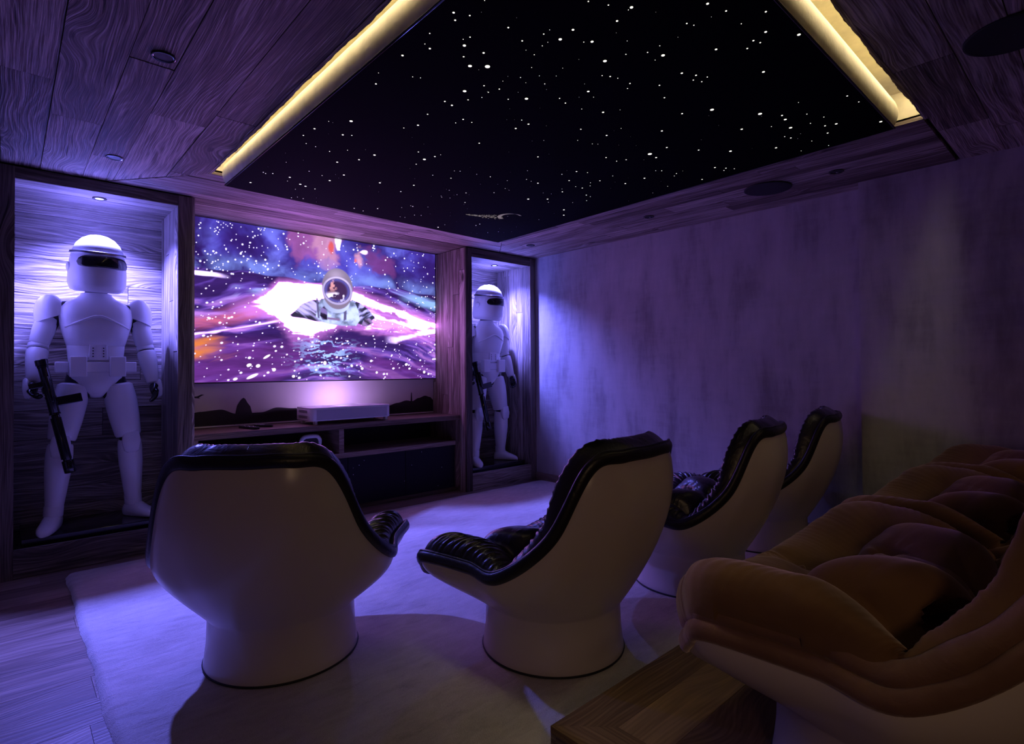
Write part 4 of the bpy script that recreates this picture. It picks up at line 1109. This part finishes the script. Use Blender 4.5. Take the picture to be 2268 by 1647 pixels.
def sup(cx, cy, z, rx, ry, n=36, e=2.4, tilt=(0, 0), rot=0):
    o = []
    for k in range(n):
        a = 2 * PI * k / n; c, s = math.cos(a), math.sin(a)
        x = rx * abs(c) ** (2 / e) * (1 if c >= 0 else -1); y = ry * abs(s) ** (2 / e) * (1 if s >= 0 else -1)
        if rot: x, y = x * math.cos(rot) - y * math.sin(rot), x * math.sin(rot) + y * math.cos(rot)
        o.append((cx + x, cy + y, z + tilt[0] * x + tilt[1] * y))
    return o

def limb(mb, p0, p1, prof, n=28, e=2.2, front=(0, -1, 0)):
    """closed shell round a bone: prof = [(t, rx, ry)]; rx across, ry front-to-back"""
    a = Vector(p0); b = Vector(p1); d = (b - a).normalized()
    f = Vector(front); f = (f - d * f.dot(d)).normalized(); s = d.cross(f)
    rings = []
    for t_, rx, ry in prof:
        c = a.lerp(b, t_); r = []
        for k in range(n):
            g = 2 * PI * k / n; cc, ss = math.cos(g), math.sin(g)
            r.append(c + s * (rx * abs(cc) ** (2 / e) * (1 if cc >= 0 else -1)) + f * (ry * abs(ss) ** (2 / e) * (1 if ss >= 0 else -1)))
        rings.append(r)
    mb.loft(rings, (True, True))

def hand(parent, wrist, elbow, palmdir, side, curl):
    """black gloved hand: palm, four bent fingers and a thumb as one skinned mesh"""
    w = Vector(wrist); d = (w - Vector(elbow)).normalized()
    pd = Vector(palmdir); pd = (pd - d * pd.dot(d)).normalized()     # palm faces pd
    ac = d.cross(pd) * side                                         # across, towards the thumb
    J = [(w, .028), (w + d * .035, .031), (w + d * .065, .030)]
    E = [(0, 1), (1, 2)]
    for k, (off, L) in enumerate(((.030, .072), (.010, .080), (-.010, .074), (-.029, .058))):
        base = w + d * .078 + ac * off
        i0 = len(J); J.append((base, .0105)); E.append((2, i0))
        cur = base; ang = 0
        for s_ in range(3):
            ang += curl * (.8 + .15 * s_)
            dirv = (d * math.cos(ang) + pd * math.sin(ang)).normalized()
            cur = cur + dirv * L * (.42, .32, .26)[s_]
            J.append((cur, (.0100, .0092, .0080)[s_])); E.append((len(J) - 2, len(J) - 1))
    i0 = len(J); J.append((w + d * .030 + ac * .034 + pd * .010, .0125)); E.append((1, i0))
    J.append((w + d * .060 + ac * .048 + pd * .028, .0110)); E.append((i0, i0 + 1))
    J.append((w + d * .082 + ac * .044 + pd * .044, .0095)); E.append((i0 + 1, i0 + 2))
    return skin_body('glove', [(tuple(p), r) for p, r in J], E, M['black_gloss'], parent)

def figure(x, y, z, yaw, label, gunlabel):
    t = thing('armoured_figure', label, 'statue', (x, y, z), yaw, 'white armoured figures in the niches')
    W = M['white_armour']; K = M['undersuit']
    hipL, hipR = (.105, 0, .93), (-.105, 0, .93)
    knL, knR = (.185, -.03, .53), (-.19, -.05, .53)
    anL, anR = (.215, .02, .085), (-.225, -.06, .085)
    toL, toR = (.29, -.10, .038), (-.27, -.20, .038)
    shL, shR = (.215, .02, 1.42), (-.215, .02, 1.42)
    elL, elR = (.285, .02, 1.17), (-.30, .01, 1.17)
    wrL, wrR = (.320, -.05, .93), (-.325, -.085, .945)
    J = [((0, 0, .97), (.125, .10)), ((0, 0, 1.12), (.12, .095)), ((0, 0, 1.30), (.15, .10)), ((0, .01, 1.42), (.10, .075)), ((0, .005, 1.50), .060), ((0, -.005, 1.60), .075), ((0, -.01, 1.72), .09),
         (hipL, .085), (knL, .058), (anL, .036), (toL, .016), (hipR, .085), (knR, .058), (anR, .036), (toR, .016),
         (shL, .068), (elL, .044), (wrL, .030), (shR, .068), (elR, .044), (wrR, .030)]
    E = [(0, 1), (1, 2), (2, 3), (3, 4), (4, 5), (5, 6), (0, 7), (7, 8), (8, 9), (9, 10), (0, 11), (11, 12), (12, 13), (13, 14), (3, 15), (15, 16), (16, 17), (3, 18), (18, 19), (19, 20)]
    skin_body('undersuit', J, E, K, t)
    def B(name, mb, mat=W, sub=0, par=None, bevel=0): return mb.build(name, mat, par or t, smooth=45, sub=sub, recalc=True, bevel=bevel)
    # helmet: plain rounded dome with one wide dark visor, turned a little to the figure's left
    hz = 1.545; hy = -.020; ht = thing_part('helmet', t, (0, hy, hz), .16)
    hp = [(0.0, .112, .120, .0), (.012, .136, .146, .0), (.05, .150, .160, -.002), (.12, .150, .162, -.002), (.20, .143, .158, .0), (.26, .132, .148, .004), (.31, .112, .126, .006), (.345, .082, .094, .008), (.365, .046, .053, .008), (.372, .012, .014, .008)]
    rings = [sup(0, oy, zz, rx, ry, 40, 2.15) for zz, rx, ry, oy in hp]
    mb = MB(); mb.loft(rings)
    ho = mb.build('helmet', W, ht_parent(ht), smooth=60, recalc=True); ho.location = (0, hy, hz); ho.rotation_euler = (.12, 0, .16); ho.scale = (1.06, 1.06, 1.03)
    def hx(zz):
        for (a, b) in zip(hp[:-1], hp[1:]):
            if a[0] <= zz <= b[0]:
                f = (zz - a[0]) / (b[0] - a[0]); return [a[i] + (b[i] - a[i]) * f for i in range(4)]
        return hp[-1]
    def band(z_lo, z_hi, half, grow, name, mat, droop=0.0, n=30, m=6):
        mb = MB(); rings = []
        for j in range(m + 1):
            row = []
            for i in range(n + 1):
                a = -half + 2 * half * i / n; ea = max(0, 1 - (abs(a) / half) ** 6) ** .5
                zc = (z_lo + z_hi) / 2 - droop * (a / half) ** 2; zz = zc + (z_hi - z_lo) / 2 * ea * (2 * j / m - 1)
                _, rx, ry, oy = hx(max(0, min(.37, zz)))
                sa, ca = math.sin(a), math.cos(a); ex = 2 / 2.15
                row.append(((rx + grow) * abs(sa) ** ex * (1 if sa > 0 else -1), oy - (ry + grow) * abs(ca) ** ex * (1 if ca > 0 else -1), zz))
            rings.append(row)
        mb.loft(rings, (False, False), closed=False)
        o = mb.build(name, mat, ho, smooth=True); s = o.modifiers.new('solid', 'SOLIDIFY'); s.thickness = .006; s.offset = 1
        return o
    band(.160, .232, 1.02, .003, 'visor', M['black_gloss'], .012)
    band(.240, .256, 2.6, .004, 'brow_band', M['metal'])
    for sx in (-1, 1):
        mb = MB(); mb.lathe([(.001, .008), (.024, .008), (.030, .004), (.032, -.010)], n=24); o = mb.build('side_cap', W, ho, smooth=50); o.location = (sx * .146, .015, .15); o.rotation_euler = (0, sx * PI / 2, 0)
    # cuirass
    mb = MB(); mb.loft([sup(0, .0, zz, rx, ry, 44, e) for zz, rx, ry, e in ((1.175, .150, .112, 2.6), (1.185, .160, .122, 2.6), (1.25, .178, .136, 2.6), (1.32, .196, .146, 2.7), (1.38, .205, .142, 2.7), (1.43, .200, .128, 2.6), (1.47, .165, .108, 2.4), (1.500, .112, .088, 2.2), (1.520, .090, .080, 2.0), (1.535, .084, .078, 2.0), (1.537, .078, .072, 2.0))])
    B('chest_plate', mb)
    mb = MB(); mb.tube(catmull([(-.17, -.085, 1.30), (-.10, -.140, 1.335), (0, -.150, 1.375), (.10, -.140, 1.335), (.17, -.085, 1.30)], 8), .008, 8); B('chest_ridge', mb)
    mb = MB(); mb.loft([sup(0, 0, zz, rx, ry, 40, 2.5) for zz, rx, ry in ((1.075, .142, .104), (1.08, .150, .112), (1.14, .156, .116), (1.20, .160, .118), (1.205, .150, .11))]); B('abdomen_plate', mb)
    mb = MB(); mb.loft([[(a * .052, -.113 - b, 1.09 + (h * .10)) for a, h in ((-1, 0), (1, 0), (.9, 1), (-.9, 1))] for b in (0, .010)]); B('control_panel', mb, bevel=.003)
    for sx in (-1, 1):
        for k in range(4):
            mb = MB(); mb.lathe([(.0042, 0), (.0042, .002), (.0005, .003)], n=10); o = mb.build('stud', M['black_matt'], t); o.location = (sx * .028, -.1235, 1.11 + .018 * k); o.rotation_euler = (PI / 2, 0, 0)
    # belt
    mb = MB(); mb.loft([sup(0, 0, zz, rx, ry, 44, 2.6) for zz, rx, ry in ((1.005, .152, .118), (1.008, .160, .126), (1.072, .160, .126), (1.076, .152, .118))]); bt = B('belt', mb)
    for px, py, w_, hgt, dz in ((-.105, -.125, .045, .135, .975), (.105, -.125, .045, .135, .975), (-.185, -.05, .035, .07, 1.005), (.185, -.05, .035, .07, 1.005)):
        mb = MB(); mb.box((px - w_, py - .022, dz), (px + w_, py + .03, dz + hgt)); B('belt_pouch', mb, bevel=.006, par=bt)
    # hip plate
    mb = MB(); mb.loft([sup(0, yy, zz, rx, ry, 40, 2.4) for zz, rx, ry, yy in ((.835, .028, .06, .0), (.85, .045, .080, .0), (.88, .078, .100, 0), (.92, .118, .112, 0), (.965, .150, .120, 0), (1.005, .158, .122, 0), (1.010, .150, .115, 0))]); B('hip_plate', mb)
    # legs
    for hp_, kn, an, to, sx in ((hipL, knL, anL, toL, 1), (hipR, knR, anR, toR, -1)):
        mb = MB(); limb(mb, (hp_[0] + sx * .012, 0, .935), kn, [(.03, .070, .092), (.06, .086, .108), (.3, .094, .112), (.6, .088, .100), (.88, .076, .086), (.91, .070, .080)]); B('thigh_plate', mb)
        mb = MB(); limb(mb, kn, an, [(-.03, .060, .066), (.0, .068, .074), (.12, .072, .078), (.35, .070, .084), (.6, .060, .072), (.85, .050, .058), (.95, .050, .056), (.97, .046, .05)]); B('shin_plate', mb)
        mb = MB(); limb(mb, (kn[0], kn[1] - .060, kn[2] + .075), (kn[0] + sx * .006, kn[1] - .066, kn[2] - .075), [(0, .030, .012), (.06, .046, .022), (.5, .056, .028), (.9, .044, .022), (1, .026, .012)], e=3); B('knee_plate', mb)
        f = (Vector(to) - Vector(an)); f.z = 0; f.normalize(); s = Vector((-f.y, f.x, 0)); A0 = Vector((an[0], an[1], 0))
        mb = MB(); rings = []
        for d_, w_, h_ in ((-.070, .020, .045), (-.062, .034, .075), (-.03, .044, .115), (.0, .046, .125), (.04, .048, .105), (.09, .050, .078), (.14, .048, .060), (.175, .038, .045), (.195, .022, .030), (.203, .008, .016)):
            c = A0 + f * d_; r = []
            for k in range(20):
                g = 2 * PI * k / 20; cc, ss = math.cos(g), math.sin(g)
                zz = (h_ / 2 + .002) + ss * h_ / 2 if ss > 0 else (h_ / 2 + .002) + max(ss * 1.3, -1) * h_ / 2
                q = c + s * (w_ * abs(cc) ** .8 * (1 if cc >= 0 else -1)); r.append((q.x, q.y, zz))
            rings.append(r)
        mb.loft(rings); B('boot', mb)
        mb = MB(); limb(mb, (an[0], an[1], .085), (an[0] - sx * .004, an[1], .155), [(0, .048, .058), (.1, .052, .062), (.9, .052, .060), (1, .047, .054)]); B('boot_cuff', mb)
    # arms
    for sh, el, wr, sx in ((shL, elL, wrL, 1), (shR, elR, wrR, -1)):
        mb = MB(); c = Vector((sh[0] + sx * .030, sh[1] - .005, sh[2] + .015)); rings = []
        for k in range(10):
            a = PI / 2 * k / 9; rr_ = math.cos(a) ** .8 if k < 9 else .02; hh = math.sin(a)
            rings.append([c + Vector((math.cos(g) * .083 * rr_ + sx * (.02 * hh - .010 * (1 - hh)), math.sin(g) * .098 * rr_, -.075 + .150 * hh - (sx * math.cos(g)) * .035 * rr_)) for g in np.linspace(0, 2 * PI, 28, endpoint=False)])
        mb.loft(rings); B('shoulder_plate', mb)
        mb = MB(); limb(mb, (sh[0] + sx * .022, sh[1], sh[2]), el, [(.22, .052, .062), (.26, .060, .070), (.6, .060, .068), (.88, .054, .060), (.91, .048, .054)]); B('upper_arm_plate', mb)
        mb = MB(); limb(mb, el, wr, [(.10, .052, .056), (.14, .058, .062), (.4, .056, .060), (.8, .043, .046), (.98, .038, .040), (1.0, .033, .035)]); B('forearm_plate', mb)
        mb = MB(); limb(mb, el, wr, [(-.08, .044, .048), (-.06, .054, .058), (.04, .054, .058), (.06, .044, .048)]); B('elbow_plate', mb)
        w = Vector(wr); d = (w - Vector(el)).normalized()
        mb = MB(); bk = w + Vector((sx * .022, .012, 0)); limb(mb, bk - d * .018, bk + d * .105, [(0, .030, .020), (.1, .040, .026), (.6, .042, .022), (.92, .032, .015), (1, .020, .008)], front=(sx, .4, 0), e=2.6); B('hand_plate', mb)
    hand(t, wrL, elL, (-1, -.25, 0), -1, .42)
    hand(t, wrR, elR, (.85, -.5, 0), 1, .85)
    # long black prop held in the right hand, muzzle to the ground
    ca, sa = math.cos(yaw), math.sin(yaw)
    g = thing('prop_rifle', gunlabel, 'prop rifle', (x, y, z), yaw, 'black rifles held by the figures')
    a = Vector((-.290, -.165, 1.075)); b = Vector((-.150, -.215, .385)); d = (b - a).normalized()
    f = Vector((0, -1, 0)); f = (f - d * f.dot(d)).normalized(); s = d.cross(f); L = (b - a).length
    def gp(u, v, w): return a + d * u + s * v + f * w
    def gcyl(name, u0, u1, v, w, r, r2=None, n=18):
        mb = MB(); mb.tube([gp(u0, v, w), gp(u0 + .004, v, w), gp(u1 - .004, v, w), gp(u1, v, w)], [r * .85, r, r2 or r, (r2 or r) * .85], n); return mb.build(name, M['black_gloss'], g, smooth=50)
    gcyl('receiver', 0.0, .34, 0, 0, .027); gcyl('barrel', .34, L, 0, 0, .022); gcyl('muzzle', L - .07, L + .01, 0, 0, .031)
    gcyl('stock_cap', -.012, .03, 0, 0, .033); gcyl('sight_tube', .10, .26, 0, .042, .014)
    for k in range(5):
        mb = MB(); q = [gp(.36 + .0, (.024) * math.cos(2 * PI * k / 5), .024 * math.sin(2 * PI * k / 5)), gp(L - .08, .024 * math.cos(2 * PI * k / 5), .024 * math.sin(2 * PI * k / 5))]; mb.tube(q, .005, 8); mb.build('cooling_rib', M['black_gloss'], g, smooth=50)
    def gbox(name, u0, u1, v0, v1, w0, w1):
        mb = MB(); vs = [gp(u, v, w) for w in (w0, w1) for u, v in ((u0, v0), (u1, v0), (u1, v1), (u0, v1))]
        mb.add(vs, [(0, 3, 2, 1), (4, 5, 6, 7), (0, 1, 5, 4), (1, 2, 6, 5), (2, 3, 7, 6), (3, 0, 4, 7)]); return mb.build(name, M['black_gloss'], g, bevel=.004, recalc=True)
    sgn = 1 if s.x > 0 else -1
    gbox('side_magazine', .235, .290, sgn * .020, sgn * .150, -.012, .018)
    gbox('grip', .125, .160, sgn * -.015, sgn * -.020 - sgn * .07, -.012, .014)
    gbox('trigger_guard', .165, .205, sgn * -.022, sgn * -.034, -.008, .008)
    for u in (.03, .12, .225, .33):
        mb = MB(); mb.tube([gp(u, 0, 0), gp(u + .010, 0, 0)], .0295, 18); mb.build('ring_band', M['black_gloss'], g, smooth=50)
    return t
def thing_part(*a): return a
def ht_parent(a): return a[1]
figure(.452, 4.685, .2125, .0, 'white armoured figure with black visor in the left niche', 'black prop rifle held by the figure in the left niche')
figure(3.885, 4.685, .2125, .0, 'white armoured figure with black visor in the right niche', 'black prop rifle held by the figure in the right niche')
